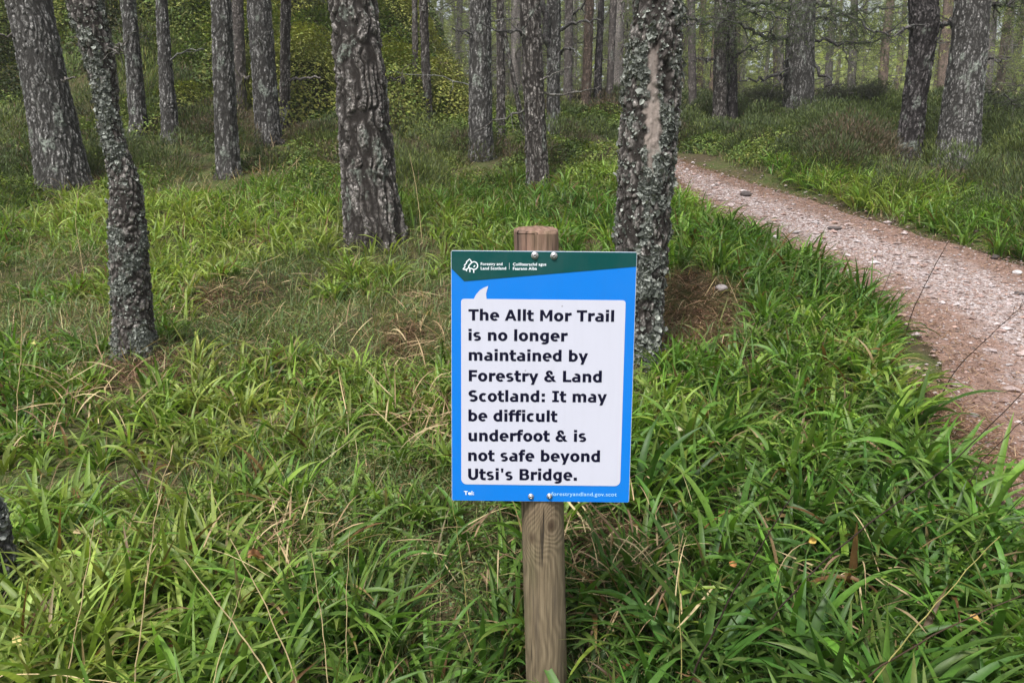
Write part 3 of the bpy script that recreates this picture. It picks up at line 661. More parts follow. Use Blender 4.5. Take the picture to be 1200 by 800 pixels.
def tufts(nt, y0, y1, per, Lr, Wr, seed, dens, seg, fold, dead=.08, rad=.035):
    r = np.random.default_rng(seed); x, y = scatter(nt, y0, y1, seed=seed)
    keep = (r.random(nt) < dens(x, y)) & ~near_trunks(x, y) & (np.hypot(x - post_xy[0], y - post_xy[1]) > .10) & ~((np.abs(x - post_xy[0] * y / post_xy[1]) < .15) & (y < post_xy[1]) & (y > post_xy[1] - .75)); x, y = x[keep], y[keep]; n = len(x)
    lu = np.maximum(lush_of(x, y), .45 * sstep(2.3, 1.7, y)); lu = np.maximum(lu, .5 * bright(x, y))
    size = (.7 + .6 * fbm2(x * 1.1, y * 1.1, 111, 2)) * (.62 + .38 * lu); bw = np.exp(-(((x - BARE[0][0]) / .75) ** 2 + ((y - BARE[0][1] + .15) / .8) ** 2)); size = size * (1 - .5 * bw); wsc = .82 + .18 * lu
    k = np.repeat(np.arange(n), per); N = len(k); az = r.uniform(0, 2 * pi, N); rr = rad * np.sqrt(r.random(N))
    px, py = x[k] + rr * np.cos(az), y[k] + rr * np.sin(az)
    P = np.stack([px, py, terrain(px, py) - .01], -1)
    L = r.uniform(*Lr, N) * size[k]; W = r.uniform(*Wr, N) * wsc[k]; e0 = np.clip(r.normal(1.2, .22, N), .35, 1.55); bend = np.clip(r.normal(1.45, .6, N), .2, 2.9)
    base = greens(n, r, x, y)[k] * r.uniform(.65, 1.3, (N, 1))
    dm = r.random(N) < dead * (.4 + 1.5 * (1 - lu[k]) * fbm2(x * 1.3, y * 1.3, 161, 2)[k] + .5 * lu[k]); base[dm] = np.array([.27, .20, .10]) * r.uniform(.5, 1.25, (dm.sum(), 1)) * (1 + r.normal(0, .08, (dm.sum(), 3)))
    rm = r.random(N) < (.03 if dead > .07 else .004); base[rm] = np.array([.14, .075, .03]) * r.uniform(.6, 1.3, (rm.sum(), 1)); L[dm] *= .85; W[dm] *= .6
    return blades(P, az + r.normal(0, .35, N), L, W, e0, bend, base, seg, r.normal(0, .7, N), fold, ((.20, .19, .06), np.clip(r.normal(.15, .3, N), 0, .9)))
def d_rush(x, y):
    sd_, ang, lp, bank, heath, bare = zones(x, y)
    pn = fbm2(x * 1.0, y * 1.0, 121, 3)
    lush = np.clip(sstep(-.12, .22, ang) * (y < 9) + sstep(.40, .58, pn + .25 * (y < 2.4)), .30, 1)
    lush = np.maximum(lush, bright(x, y)); heath = heath * (1 - .8 * bright(x, y))
    return lush * sstep(-.03, .07, sd_ - .25 * (fbm2(x * 2.6, y * 2.6, 122, 3) - .52)) * (1 - heath) * (1 - bank) * (1 - .96 * bare) * np.where(lp, 1, sstep(-.0, .3, sd_) * .9 + .1)
d_broad = lambda x, y: d_rush(x, y) * lush_of(x, y) * sstep(.35, .5, fbm2(x * 1.6, y * 1.6, 181, 2))
parts = [tufts(240, .95, 2.9, 13, (.30, .50), (.022, .032), 205, d_broad, 9, .3, .012),
         tufts(800, .85, 2.6, 17, (.18, .42), (.012, .025), 201, d_rush, 8, .3, .10),
         tufts(2300, 2.6, 5.2, 15, (.17, .38), (.011, .023), 202, d_rush, 7, .3, .10),
         tufts(5600, 5.2, 10.5, 12, (.17, .36), (.011, .022), 203, d_rush, 5, .3, .10)]
V, Fq, A = join(parts); tag(mesh_from('woodrush_grass', V, Fq, M_GRASS, attrs={'tint': A}), kind='stuff'); del parts

def fine(n, y0, y1, Lr, Wr, seed, dens, pal, seg=4, e0m=1.05, bm=1.1):
    r = np.random.default_rng(seed); x, y = scatter(n, y0, y1, seed=seed); keep = (r.random(n) < dens(x, y)) & ~near_trunks(x, y, 1.0) & (np.hypot(x - post_xy[0], y - post_xy[1]) > .06); x, y = x[keep], y[keep]; n = len(x)
    P = np.stack([x, y, terrain(x, y) - .005], -1); az = r.uniform(0, 2 * pi, n)
    k = r.integers(0, len(pal), n); col = np.array(pal)[k] * r.uniform(.7, 1.3, (n, 1)) * (1 + r.normal(0, .06, (n, 3)))
    sz = .6 + .8 * fbm2(x * 1.3, y * 1.3, 131, 2)
    return blades(P, az, r.uniform(*Lr, n) * sz, r.uniform(*Wr, n), np.clip(r.normal(e0m, .3, n), .1, 1.5), np.clip(r.normal(bm, .6, n), 0, 2.6), col, seg, r.normal(0, .8, n), 0)
def d_fine(x, y):
    sd_, ang, lp, bank, heath, bare = zones(x, y); pn = fbm2(x * 1.5, y * 1.5, 151, 3); return sstep(-.02, .12, sd_) * (.6 + .4 * sstep(.36, .58, pn)) * (1 - .85 * heath) * (1 - .9 * bank) * (1 - .85 * bare)
FP = [(.10, .16, .04), (.14, .20, .055), (.075, .135, .035), (.20, .22, .075), (.12, .17, .065), (.22, .19, .09)]
V, Fq, A = join([fine(30000, .85, 3.2, (.07, .22), (.0022, .005), 301, d_fine, FP), fine(42000, 3.2, 6.5, (.07, .2), (.003, .006), 302, d_fine, FP), fine(40000, 6.5, 13, (.08, .2), (.005, .009), 303, d_fine, FP, 3)])
tag(mesh_from('fine_grass', V, Fq, M_FINE, attrs={'tint': A}), kind='stuff')
def d_dry(x, y):
    sd_, ang, lp, bank, heath, bare = zones(x, y); nz = fbm2(x * 1.4, y * 1.4, 141, 3); return sstep(.02, .15, sd_) * np.clip(.35 + 1.2 * sstep(.45, .62, nz) + bare, 0, 1) * (1 - bank)
DP = [(.42, .31, .18), (.30, .21, .12), (.50, .40, .23), (.20, .13, .08)]
def tangle(spots, seed):
    r = np.random.default_rng(seed); L = []
    for (u, v, rad_, n) in spots:
        g = hit(u, v, .12); x = g[0] + r.normal(0, rad_, n); y = g[1] + r.normal(0, rad_ * 1.2, n); P = np.stack([x, y, terrain(x, y) + r.uniform(.02, .2, n)], -1)
        col = np.array(DP)[r.integers(0, 4, n)] * r.uniform(.75, 1.3, (n, 1)); L.append(blades(P, r.uniform(0, 6.28, n), r.uniform(.08, .24, n), r.uniform(.002, .008, n), r.normal(.35, .4, n), r.normal(.7, .6, n), col, 5, r.normal(0, 1, n), 0))
    return L
TG = tangle([(705, 655, .09, 130), (745, 690, .08, 90), (330, 625, .07, 70), (740, 630, .09, 60), (360, 640, .06, 40), (490, 385, .16, 150), (270, 350, .2, 140), (560, 650, .07, 40), (1010, 690, .06, 30), (90, 470, .12, 80), (480, 480, .12, 80), (515, 500, .06, 60)], 320)
V, Fq, A = join(TG + [fine(6000, .85, 3.2, (.08, .26), (.0015, .004), 311, d_dry, DP, 4, .5, .6), fine(12000, 3.2, 6.5, (.08, .25), (.002, .004), 312, d_dry, DP, 4, .5, .6), fine(9000, 6.5, 11, (.1, .3), (.003, .005), 313, d_dry, DP, 3, .7, .5)])
tag(mesh_from('dry_grass', V, Fq, M_DRY, attrs={'tint': A}), kind='stuff')

def sprigs(x, y, H, nl, leaf, asp, pal, seed, lean=.45, tz=0., tone=None):
    """upright shrub sprigs: a thin stem with many small leaves"""
    r = np.random.default_rng(seed); n = len(x); B = np.stack([x, y, terrain(x, y) + tz], -1)
    d = np.stack([r.normal(0, lean, n), r.normal(0, lean, n), np.ones(n)], -1); d /= np.linalg.norm(d, axis=1)[:, None]
    T = B + d * H[:, None]; sd_ = np.cross(d, r.normal(0, 1, (n, 3))); sd_ /= np.linalg.norm(sd_, axis=1)[:, None]
    Vs = np.stack([B - sd_ * .0016, B + sd_ * .0016, T], 1).reshape(-1, 3); Fs = np.arange(3 * n).reshape(-1, 3); As = np.tile(np.array([[.06, .04, .03, 1]]), (3 * n, 1))
    k = np.repeat(np.arange(n), nl); N = len(k); t = r.uniform(.2, 1.05, N)
    C = B[k] + d[k] * (H[k] * t)[:, None] + r.normal(0, .02, (N, 3)) + r.normal(0, 1, (N, 3)) * (H[k] * .11)[:, None]
    a = r.normal(0, 1, (N, 3)) + d[k] * 1.0; a /= np.linalg.norm(a, axis=1)[:, None]; b = np.cross(a, r.normal(0, 1, (N, 3))); b /= np.linalg.norm(b, axis=1)[:, None]
    s_ = (leaf if np.ndim(leaf) == 0 else leaf[k]) * r.uniform(.6, 1.35, N); s_ = s_[:, None]
    V = np.stack([C - a * s_, C + b * s_ * asp, C + a * s_, C - b * s_ * asp], 1).reshape(-1, 3); Fq = np.arange(4 * N).reshape(-1, 4)
    tn = fbm2(x * .7, y * .7, seed, 3)
    if tone is not None: tn = .3 * tn + .7 * (.2 + .6 * tone)
    ci = np.clip(tn * len(pal) * 1.9 - len(pal) * .45 + r.normal(0, .6, n), 0, len(pal) - 1).astype(int)
    cl = np.array(pal)[ci][k] * r.uniform(.6, 1.4, (N, 1)) * (1 + r.normal(0, .06, (N, 3)))
    return Vs, Fs, As, V, Fq, np.repeat(np.c_[np.clip(cl, 0, 1), np.ones(N)], 4, 0)
def shrub_object(name, sets):
    V = []; F3 = []; F4 = []; A = []; o = 0
    for Vs, Fs, As, V4, Q4, A4 in sets:
        V += [Vs, V4]; F3.append(Fs + o); F4.append(Q4 + o + len(Vs)); A += [As, A4]; o += len(Vs) + len(V4)
    return tag(mesh_from(name, np.concatenate(V), [np.concatenate(F3), np.concatenate(F4)], M_SHRUB, smooth=False, attrs={'tint': np.concatenate(A)}), kind='stuff')
HP = [(.080, .062, .042), (.14, .098, .066), (.042, .060, .024), (.058, .085, .026), (.095, .13, .034), (.060, .08, .034), (.135, .17, .042)]
reg_flat = lambda n, r: scatter(n, 4, 17.5, 1.5, int(r.integers(1e6)))
def reg_bank(n, r):
    y = r.uniform(10.8, 24, n); return -y * r.uniform(-.06, .95, n), y
def d_heath(x, y):
    sd_, ang, lp, bank, heath, bare = zones(x, y); return np.clip(heath * (.3 + 1.1 * fbm2(x * .7, y * .7, 402, 2)) * np.where(lp, 1, 1.5), 0, 1) * sstep(.1, .4, sd_) * (1 - .7 * bright(x, y))
def d_blae(x, y):
    sd_, ang, lp, bank, heath, bare = zones(x, y); nz = fbm2(x * .9, y * .9, 416, 3); return sstep(.40, .55, nz) * np.clip(heath + .75 * sstep(7, 8.5, y), 0, 1) * sstep(.1, .4, sd_) * (1 - bank)
def d_bank(x, y):
    sd_, ang, lp, bank, heath, bare = zones(x, y); return bank * (.35 + .9 * fbm2(x * .9, y * .9, 412, 3))
def shell(bx, by, R_, H_, per, seed):
    """points and outward directions over lumpy domes"""
    r = np.random.default_rng(seed); cnt = np.maximum((per * 6.28 * R_ * (R_ + H_) / 2).astype(int), 10); k = np.repeat(np.arange(len(bx)), cnt); n = len(k)
    z = r.uniform(-.05, 1, n); a = r.uniform(0, 2 * pi, n); h = np.sqrt(np.clip(1 - z * z, 0, 1)); d = np.stack([h * np.cos(a), h * np.sin(a), z], -1)
    rad = (.72 + .33 * r.random(n) ** .5) * (1 + .75 * (fbm3(d * 1.6 + np.stack([bx, by, bx * 0], -1)[k] * 3, seed, 2) - .5))
    P = d * rad[:, None] * np.stack([R_, R_, H_], -1)[k]; N_ = d / np.stack([R_, R_, H_], -1)[k]; N_ /= np.linalg.norm(N_, axis=1)[:, None]
    x, y = bx[k] + P[:, 0], by[k] + P[:, 1]; P = np.stack([x, y, terrain(x, y) + P[:, 2]], -1)
    kp = ~near_trunks(x, y, .97) & (path_sd(x, y) > .03); return P[kp], N_[kp], k[kp]
def pick_bushes(n0, region, dens, Rr, Hr, seed):
    r = np.random.default_rng(seed); x, y = region(n0, r); kp = r.random(len(x)) < dens(x, y)
    for (tb, tr_, _) in TREES:      # the ground in front of each trunk is kept open, so its foot shows
        if tb[1] < 15: kp &= ~((np.abs(x - tb[0] * y / tb[1]) < tr_ + .22) & (y < tb[1] + .1) & (y > tb[1] - 1.5))
    x, y = x[kp], y[kp]
    R_ = r.uniform(*Rr, len(x)); return x, y, R_, r.uniform(*Hr, len(x)) * R_ / np.mean(Rr) * (.6 + .8 * fbm2(x * .6, y * .6, seed, 2)), r.random(len(x))
def shade(pal, tone, k, r):
    n = len(k); ci = np.clip((tone[k] * len(pal) + r.normal(0, .7, n)), 0, len(pal) - 1).astype(int)
    return np.array(pal)[ci] * r.uniform(.6, 1.4, (n, 1)) * (1 + r.normal(0, .05, (n, 3)))
def sprig_bushes(n0, region, dens, Rr, Hr, per, pal, seed, Lr=(.06, .15)):
    x, y, R_, H_, tone = pick_bushes(n0, region, dens, Rr, Hr, seed); r = np.random.default_rng(seed + 3); P, N_, k = shell(x, y, R_, H_, per, seed + 1); n = len(k)
    D = N_ * .7 + np.array([0, 0, .55]) + r.normal(0, .33, (n, 3)); e0 = np.arctan2(D[:, 2], np.hypot(D[:, 0], D[:, 1])); az = np.arctan2(D[:, 1], D[:, 0]); f = np.clip(P[:, 1] / 8, .75, 1.8)
    return blades(P, az, r.uniform(*Lr, n), r.uniform(.0045, .009, n) * f, e0, r.normal(.15, .3, n), shade(pal, tone, k, r), 2, r.normal(0, 1.3, n), 0, ((.19, .19, .085), np.clip(r.normal(.15, .3, n), 0, .8)))
def leaf_bushes(n0, region, dens, Rr, Hr, per, leaf, asp, pal, seed):
    x, y, R_, H_, tone = pick_bushes(n0, region, dens, Rr, Hr, seed); r = np.random.default_rng(seed + 3); P, N_, k = shell(x, y, R_, H_, per, seed + 1); n = len(k)
    u = N_ + np.array([0, 0, .5]) + r.normal(0, .55, (n, 3)); a = np.cross(u, r.normal(0, 1, (n, 3))); a /= np.linalg.norm(a, axis=1)[:, None]; b = np.cross(u, a); b /= np.linalg.norm(b, axis=1)[:, None]
    s_ = (leaf * np.clip(P[:, 1] / 9, .7, 1.5) * r.uniform(.6, 1.4, n))[:, None]
    V = np.stack([P - a * s_, P + b * s_ * asp, P + a * s_, P - b * s_ * asp], 1).reshape(-1, 3)
    return V, np.arange(4 * n).reshape(-1, 4), np.repeat(np.c_[np.clip(shade(pal, tone, k, r), 0, 1), np.ones(n)], 4, 0)
d_heath_side = lambda x, y: d_heath(x, y) * (x > np.interp(y, PC[:, 1], PC[:, 0]))
V, Fq, A = join([sprig_bushes(1500, reg_flat, d_heath, (.18, .5), (.18, .40), 1500, HP, 404, (.03, .085)), sprig_bushes(800, reg_flat, d_heath_side, (.25, .55), (.32, .52), 1500, HP[2:5], 407, (.03, .08))])
tag(mesh_from('heather', V, Fq, M_SHRUB, attrs={'tint': A}), kind='stuff')
BP = [(.030, .044, .014), (.075, .068, .028), (.070, .108, .025), (.11, .16, .032), (.165, .195, .042), (.22, .235, .052)]
GPAL = [(.055, .085, .022), (.09, .14, .030), (.13, .185, .038), (.18, .215, .048), (.10, .155, .034)]
V, Fq, A = join([leaf_bushes(470, reg_bank, d_bank, (.3, .95), (.35, 1.), 2100, .0195, .5, BP, 414), sprig_bushes(260, reg_bank, d_bank, (.3, .7), (.3, .7), 500, BP, 431, (.08, .2)), leaf_bushes(2400, reg_flat, d_blae, (.14, .45), (.10, .28), 1500, .018, .5, GPAL, 419)])
tag(mesh_from('blaeberry', V, Fq, M_SHRUB, smooth=False, attrs={'tint': A}), kind='stuff')
r = np.random.default_rng(421); n0 = 16000; y = r.uniform(15, 58, n0); x = y * r.uniform(-.18, .85, n0)
sd_, ang, lp, bank, heath, bare = zones(x, y); kp = (bank < .5) & (sd_ > .3); x, y = x[kp], y[kp]
shrub_object('undergrowth', [sprigs(x, y, np.random.default_rng(422).uniform(.15, .5, len(x)), 12, .05, .3, [(.17, .18, .09), (.24, .25, .10), (.28, .26, .15), (.14, .16, .08)], 423)])

def d_herb(x, y):
    sd_, ang, lp, bank, heath, bare = zones(x, y); return sstep(.05, .2, sd_) * (1 - heath) * (1 - bank) * (1 - .5 * lush_of(x, y)) * sstep(.42, .6, fbm2(x * 1.2, y * 1.2, 171, 3)) * (1 - bare)
V, Fq, A = leaf_bushes(1500, lambda n, r: scatter(n, .9, 8, .7, 441), d_herb, (.07, .2), (.03, .10), 2600, .0085, .55, [(.10, .16, .035), (.13, .19, .05), (.08, .14, .05), (.16, .19, .07)], 441)
tag(mesh_from('ground_herbs', V, Fq, M_SHRUB, smooth=False, attrs={'tint': A}), kind='stuff')
# gravel and litter on the path and the bare patches
def pebbles(n, seed, size, cols, where):
    r = np.random.default_rng(seed); k = r.integers(0, len(PC), n); t = r.normal(.5, .3, n) if where == 'mid' else r.uniform(-.04, 1.04, n)
    x = PLs[k, 0] * (1 - t) + PRs[k, 0] * t + r.normal(0, .03, n); y = PLs[k, 1] * (1 - t) + PRs[k, 1] * t + r.normal(0, .03, n)
    s_ = size[0] + (size[1] - size[0]) * r.random(n) ** 3
    o8 = np.array([[1, 0, 0], [-1, 0, 0], [0, 1, 0], [0, -1, 0], [0, 0, 1], [0, 0, -1], [.7, .7, .35], [-.7, .7, .3], [-.7, -.7, .35], [.7, -.7, .3]], float)
    f8 = np.array([[6, 4, 0], [6, 2, 4], [7, 4, 2], [7, 1, 4], [8, 4, 1], [8, 3, 4], [9, 4, 3], [9, 0, 4], [6, 0, 5], [6, 5, 2], [7, 2, 5], [7, 5, 1], [8, 1, 5], [8, 5, 3], [9, 3, 5], [9, 5, 0]])
    Vb = o8[None] * (1 + r.normal(0, .2, (n, 10, 3))) * s_[:, None, None] * np.array([1, .8, .55]); a = r.uniform(0, 6.28, n); ca, sa = np.cos(a)[:, None], np.sin(a)[:, None]
    V = np.stack([Vb[..., 0] * ca - Vb[..., 1] * sa, Vb[..., 0] * sa + Vb[..., 1] * ca, Vb[..., 2]], -1) + np.stack([x, y, path_z(x, y) + 0 * s_], -1)[:, None]
    Fc = (f8[None] + (np.arange(n) * 10)[:, None, None]).reshape(-1, 3); ci = r.integers(0, len(cols), n)
    cc = np.array(cols)[ci] * r.uniform(.7, 1.25, (n, 1)); return V.reshape(-1, 3), Fc, np.repeat(np.c_[np.clip(cc, 0, 1), np.ones(n)], 10, 0)
M_STONE = NT('pebble'); _a = M_STONE.attr('tint'); _n = M_STONE.noise(M_STONE.coord(), 90, 4)
M_STONE = M_STONE.base(M_STONE.mix(.6, _a.outputs['Color'], M_STONE.ramp(_n, [(.3, (.6, .6, .6)), (.7, (1.3, 1.3, 1.3))]), 'MULTIPLY'), .85, .25)
SC = [(.32, .25, .235), (.37, .31, .305), (.27, .19, .17), (.43, .385, .385), (.20, .15, .135), (.33, .225, .19)]
V, Fq, A = join([pebbles(9000, 501, (.004, .020), SC, 'mid'), pebbles(20000, 502, (.003, .013), SC, 'all'), pebbles(1000, 503, (.010, .042), SC, 'mid')])
tag(mesh_from('gravel', V, Fq, M_STONE, smooth=False, attrs={'tint': A}), kind='stuff')
def litter(n, seed):
    r = np.random.default_rng(seed); k = r.integers(0, len(PC), n); side = r.random(n) < .5; t = np.where(side, np.abs(r.normal(0, .16, n)) - .06, 1.06 - np.abs(r.normal(0, .2, n)))
    mid = r.random(n) < .3; t[mid] = r.random(mid.sum())
    x = PLs[k, 0] * (1 - t) + PRs[k, 0] * t; y = PLs[k, 1] * (1 - t) + PRs[k, 1] * t; z = path_z(x, y) + .012
    for (bx, by, rx, ry) in BARE:
        q = int(45000 * rx * ry) + 200; xx = bx + r.normal(0, rx * .6, q); yy = by + r.normal(0, ry * .6, q); x = np.r_[x, xx]; y = np.r_[y, yy]; z = np.r_[z, terrain(xx, yy) + .01]
    for (tb, tr_, _) in TREES:
        if tb[1] < 9.5:
            q = int(260 + 900 * tr_); aa = r.uniform(0, 6.28, q); dd = tr_ * 1.02 + np.abs(r.normal(0, .10, q)); xx = tb[0] + dd * np.cos(aa); yy = tb[1] + dd * np.sin(aa)
            x = np.r_[x, xx]; y = np.r_[y, yy]; z = np.r_[z, terrain(xx, yy) + r.uniform(.01, .05, q)]
    n = len(x); az = r.uniform(0, 6.28, n); col = np.array([(.24, .13, .085), (.32, .20, .13), (.17, .09, .06), (.40, .29, .19)])[r.integers(0, 4, n)] * r.uniform(.7, 1.3, (n, 1))
    return blades(np.stack([x, y, z], -1), az, r.uniform(.03, .09, n), r.uniform(.0015, .005, n), r.normal(.05, .15, n), r.normal(.1, .2, n), col, 2, None, 0)
V, Fq, A = litter(26000, 511); tag(mesh_from('needle_litter', V, Fq, M_DRY, attrs={'tint': A}), kind='stuff')

# ------------------------------------------------------------------ stones on the path
def rock_mat(name, c0, c1):
    m = NT(name); co = m.coord(); n = m.noise(co, 30, 6, .65); m.base(m.mix(n, c0, c1), .85, .2); m.bump(n, .6, .01); return m.m
RM = {'dark': rock_mat('dark_stone', (.035, .03, .03), (.12, .10, .095)), 'grey': rock_mat('grey_stone', (.14, .125, .12), (.36, .33, .33)), 'pale': rock_mat('pale_stone', (.38, .36, .37), (.66, .64, .65))}
def rock(u, v, wpx, flat, kind, label, seed):
    g = hit(u, v); r = np.random.RandomState(seed); import bmesh
    bm = bmesh.new(); bmesh.ops.create_icosphere(bm, subdivisions=4, radius=1); s_ = wpx / 2 / F * g[1]
    P = np.array([vv.co[:] for vv in bm.verts]); f = np.array([[vv.index for vv in ff.verts] for ff in bm.faces]); bm.free()
    k = np.ones(len(P))
    for _ in range(9):
        d = r.randn(3); d /= np.linalg.norm(d); k = np.minimum(k, r.uniform(.62, .9) / np.maximum(P @ d, .05))
    P = P * np.minimum(k, 1)[:, None] * (1 + .1 * (fbm3(P * 3 + seed, seed, 3) - .5))[:, None] * s_ * np.array([1, .8, flat])
    z = float(path_z(np.array([g[0]]), np.array([g[1]]))[0])
    o = mesh_from('stone', P, f, RM[kind], loc=(g[0], g[1], z + s_ * flat * .35)); o.rotation_euler.z = r.uniform(-.6, .6); return tag(o, label, 'stone', 'stones on and beside the path')
for k, q in enumerate([(874, 231, 15, .55, 'dark', 'dark lumpy stone on the narrow far stretch of the path'), (977, 270, 18, .3, 'dark', 'flat dark stone on the middle of the path in line with the largest path bend'),
                       (845, 342, 15, .6, 'grey', 'grey rounded stone at the edge of the bare needle patch'), (1166, 305, 12, .6, 'dark', 'small dark stone at the grassy far edge of the path near the right'),
                       (1192, 322, 13, .5, 'pale', 'white stone on the path close to the right edge'), (1141, 490, 13, .6, 'grey', 'grey stone on the bare path edge below the bent dry stems'),
                       (905, 280, 20, .25, 'pale', 'pale flat stone slab beside the grass at the path bend'), (930, 275, 14, .3, 'grey', 'grey flat stone next to the pale slab at the path bend'), (1192, 347, 17, .3, 'dark', 'flat dark stone half sunk in the path below the white one')]):
    rock(*q, seed=700 + k)

# ------------------------------------------------------------------ dry stems, fallen leaves, stump
def stem(pl, r0, col, label, dy=0., group=None, head=False):
    (u0, v0) = pl[0]; g = hit(u0, min(v0, 860), .2); n = len(pl); ys = np.linspace(g[1], g[1] + dy, n)
    pts = [at_y(u, v, y) for (u, v), y in zip(pl, ys)]
    dn = (pts[0] - pts[1]) / np.linalg.norm(pts[0] - pts[1]); dn[2] -= .8; pts = [pts[0] + dn / np.linalg.norm(dn) * .24] + pts; r0 = r0 * 1.35
    Qs = smooth_poly(pts, 22, .0012, int(u0)); V, Fq, cc = tube(Qs, np.linspace(r0, r0 * .4, 22), 6); Vs = [V]; Fs = [Fq]; o = len(V)
    if head:
        for k in range(9):
            i = 13 + k; d = Qs[i] - Qs[i - 1]; d /= np.linalg.norm(d); e = d + np.array([random.gauss(0, .5) for _ in range(3)]); L = random.uniform(.012, .035)
            v2, f2, _ = tube([Qs[i], Qs[i] + e * L * .6, Qs[i] + e * L], [.0006, .0014, .0007], 4); Vs.append(v2); Fs.append(f2 + o); o += len(v2)
    V = np.concatenate(Vs); b = Qs[0].copy()
    A = np.tile(np.array([[*col, 1]]), (len(V), 1)); A[:, :3] *= np.random.RandomState(int(v0)).uniform(.8, 1.2, (len(V), 1))
    return tag(mesh_from('grass_stem', V - b, np.concatenate(Fs), M_DRY, attrs={'tint': A}, loc=b), label, 'stem', group)
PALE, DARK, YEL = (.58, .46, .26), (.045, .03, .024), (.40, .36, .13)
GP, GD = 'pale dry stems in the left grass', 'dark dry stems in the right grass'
stem([(157, 800), (176, 655), (189, 557), (199, 540)], .0016, PALE, 'tall pale dry stem rising almost upright from the bottom left grass', group=GP, head=True)
stem([(78, 797), (98, 690), (111, 608)], .0015, PALE, 'pale dry stem left of the tallest one in the bottom left grass', group=GP)
stem([(326, 806), (272, 728), (216, 655)], .0018, PALE, 'long pale dry stem leaning left out of the bottom grass', group=GP)
stem([(348, 797), (310, 705), (270, 631)], .0016, PALE, 'pale dry stem leaning left just behind the longest leaning one', group=GP)
stem([(248, 803), (268, 735), (287, 675)], .0013, PALE, 'thin pale dry stem leaning right across the two left-leaning ones', group=GP)
stem([(385, 803), (378, 730), (365, 648)], .0013, PALE, 'thin upright pale stem about midway between the left edge and the post', group=GP)
stem([(0, 789), (70, 790), (148, 801)], .0016, PALE, 'pale dry stem lying nearly flat in the bottom left corner', group=GP)
stem([(406, 745), (407, 690), (409, 620)], .0011, PALE, 'thin pale upright stem in the grass some way left of the post', group=GP)
stem([(545, 685), (538, 640), (530, 585)], .0012, YEL, 'thin yellowish stem just below the bottom left corner of the notice', group=GP)
stem([(799, 800), (797, 720), (795, 625)], .0013, YEL, 'thin yellowish upright stem right of the wooden post', group=GP)
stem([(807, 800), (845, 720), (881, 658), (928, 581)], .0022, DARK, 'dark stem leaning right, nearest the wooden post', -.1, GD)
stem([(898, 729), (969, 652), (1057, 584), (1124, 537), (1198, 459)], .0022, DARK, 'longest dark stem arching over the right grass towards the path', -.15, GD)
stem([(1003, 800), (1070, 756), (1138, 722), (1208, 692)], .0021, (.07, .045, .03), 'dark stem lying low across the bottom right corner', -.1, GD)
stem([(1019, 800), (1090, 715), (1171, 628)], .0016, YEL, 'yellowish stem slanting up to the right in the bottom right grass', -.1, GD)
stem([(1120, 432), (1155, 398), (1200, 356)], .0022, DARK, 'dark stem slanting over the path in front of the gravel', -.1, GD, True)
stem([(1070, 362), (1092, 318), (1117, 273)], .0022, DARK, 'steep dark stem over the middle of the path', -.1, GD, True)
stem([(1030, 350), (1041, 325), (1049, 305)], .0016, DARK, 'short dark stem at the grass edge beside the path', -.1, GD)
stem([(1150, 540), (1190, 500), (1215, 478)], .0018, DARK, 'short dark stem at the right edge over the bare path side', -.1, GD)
stem([(20, 470), (26, 400), (22, 330)], .0014, PALE, 'thin pale stem in the left grass beside the crooked trunk', group=GP)
stem([(95, 300), (88, 260), (92, 215)], .0016, PALE, 'thin pale stem just left of the crooked trunk by the leaning one', group=GP)
stem([(492, 252), (487, 215), (480, 180)], .002, PALE, 'thin pale stem right of the largest dark trunk above the bright tussock', group=GP)

def leaf(u, v, wpx, col, label, seed):
    g = hit(u, v, .17); s_ = wpx / F * g[1]; r = np.random.RandomState(seed); nu, nv = 9, 7; t = np.linspace(0, 1, nu); q = np.linspace(-1, 1, nv)
    T, Q = np.meshgrid(t, q, indexing='ij'); wd = .34 * np.sin(pi * np.clip(T, .02, .98)) ** .7 * (1 + .35 * (r.rand(nu)[:, None] - .5))
    P = np.stack([(T - .5), Q * wd, .22 * np.sin(T * 4 + seed) + .9 * Q ** 2 * wd + .06 * r.randn(nu, nv)], -1).reshape(-1, 3) * s_
    i = np.arange(nu * nv).reshape(nu, nv); f = np.stack([i[:-1, :-1], i[:-1, 1:], i[1:, 1:], i[1:, :-1]], -1).reshape(-1, 4)
    A = np.tile(np.array([[*col, 1]]), (nu * nv, 1)); A[:, :3] *= r.uniform(.7, 1.2, (nu * nv, 1))
    o = mesh_from('fallen_leaf', P, f, M_DRY, attrs={'tint': A}, loc=g); o.rotation_euler = (r.uniform(.3, 1.), r.uniform(-.4, .4), r.uniform(-.8, .8)); return tag(o, label, 'leaf', 'fallen leaves in the grass')
leaf(300, 652, 23, (.36, .18, .09), 'orange-brown fallen leaf in the grass, largest of the fallen leaves', 1)
leaf(21, 751, 16, (.58, .48, .20), 'pale yellow fallen leaf in the bottom left corner', 2)
leaf(952, 633, 12, (.52, .36, .10), 'golden fallen leaf in the right grass', 3)
leaf(859, 661, 11, (.42, .20, .08), 'small rust-brown fallen leaf in the grass by the dark stems', 4)
leaf(40, 402, 8, (.52, .50, .18), 'small yellow-green fallen leaf left of the crooked trunk', 5)
leaf(92, 622, 11, (.46, .36, .20), 'small tan fallen leaf in the left grass above the yellow one', 6)
leaf(1143, 725, 12, (.52, .33, .12), 'amber fallen leaf under the low dark stem', 7)
leaf(796, 503, 9, (.50, .48, .30), 'tiny pale leaf in the grass right of the notice', 8)

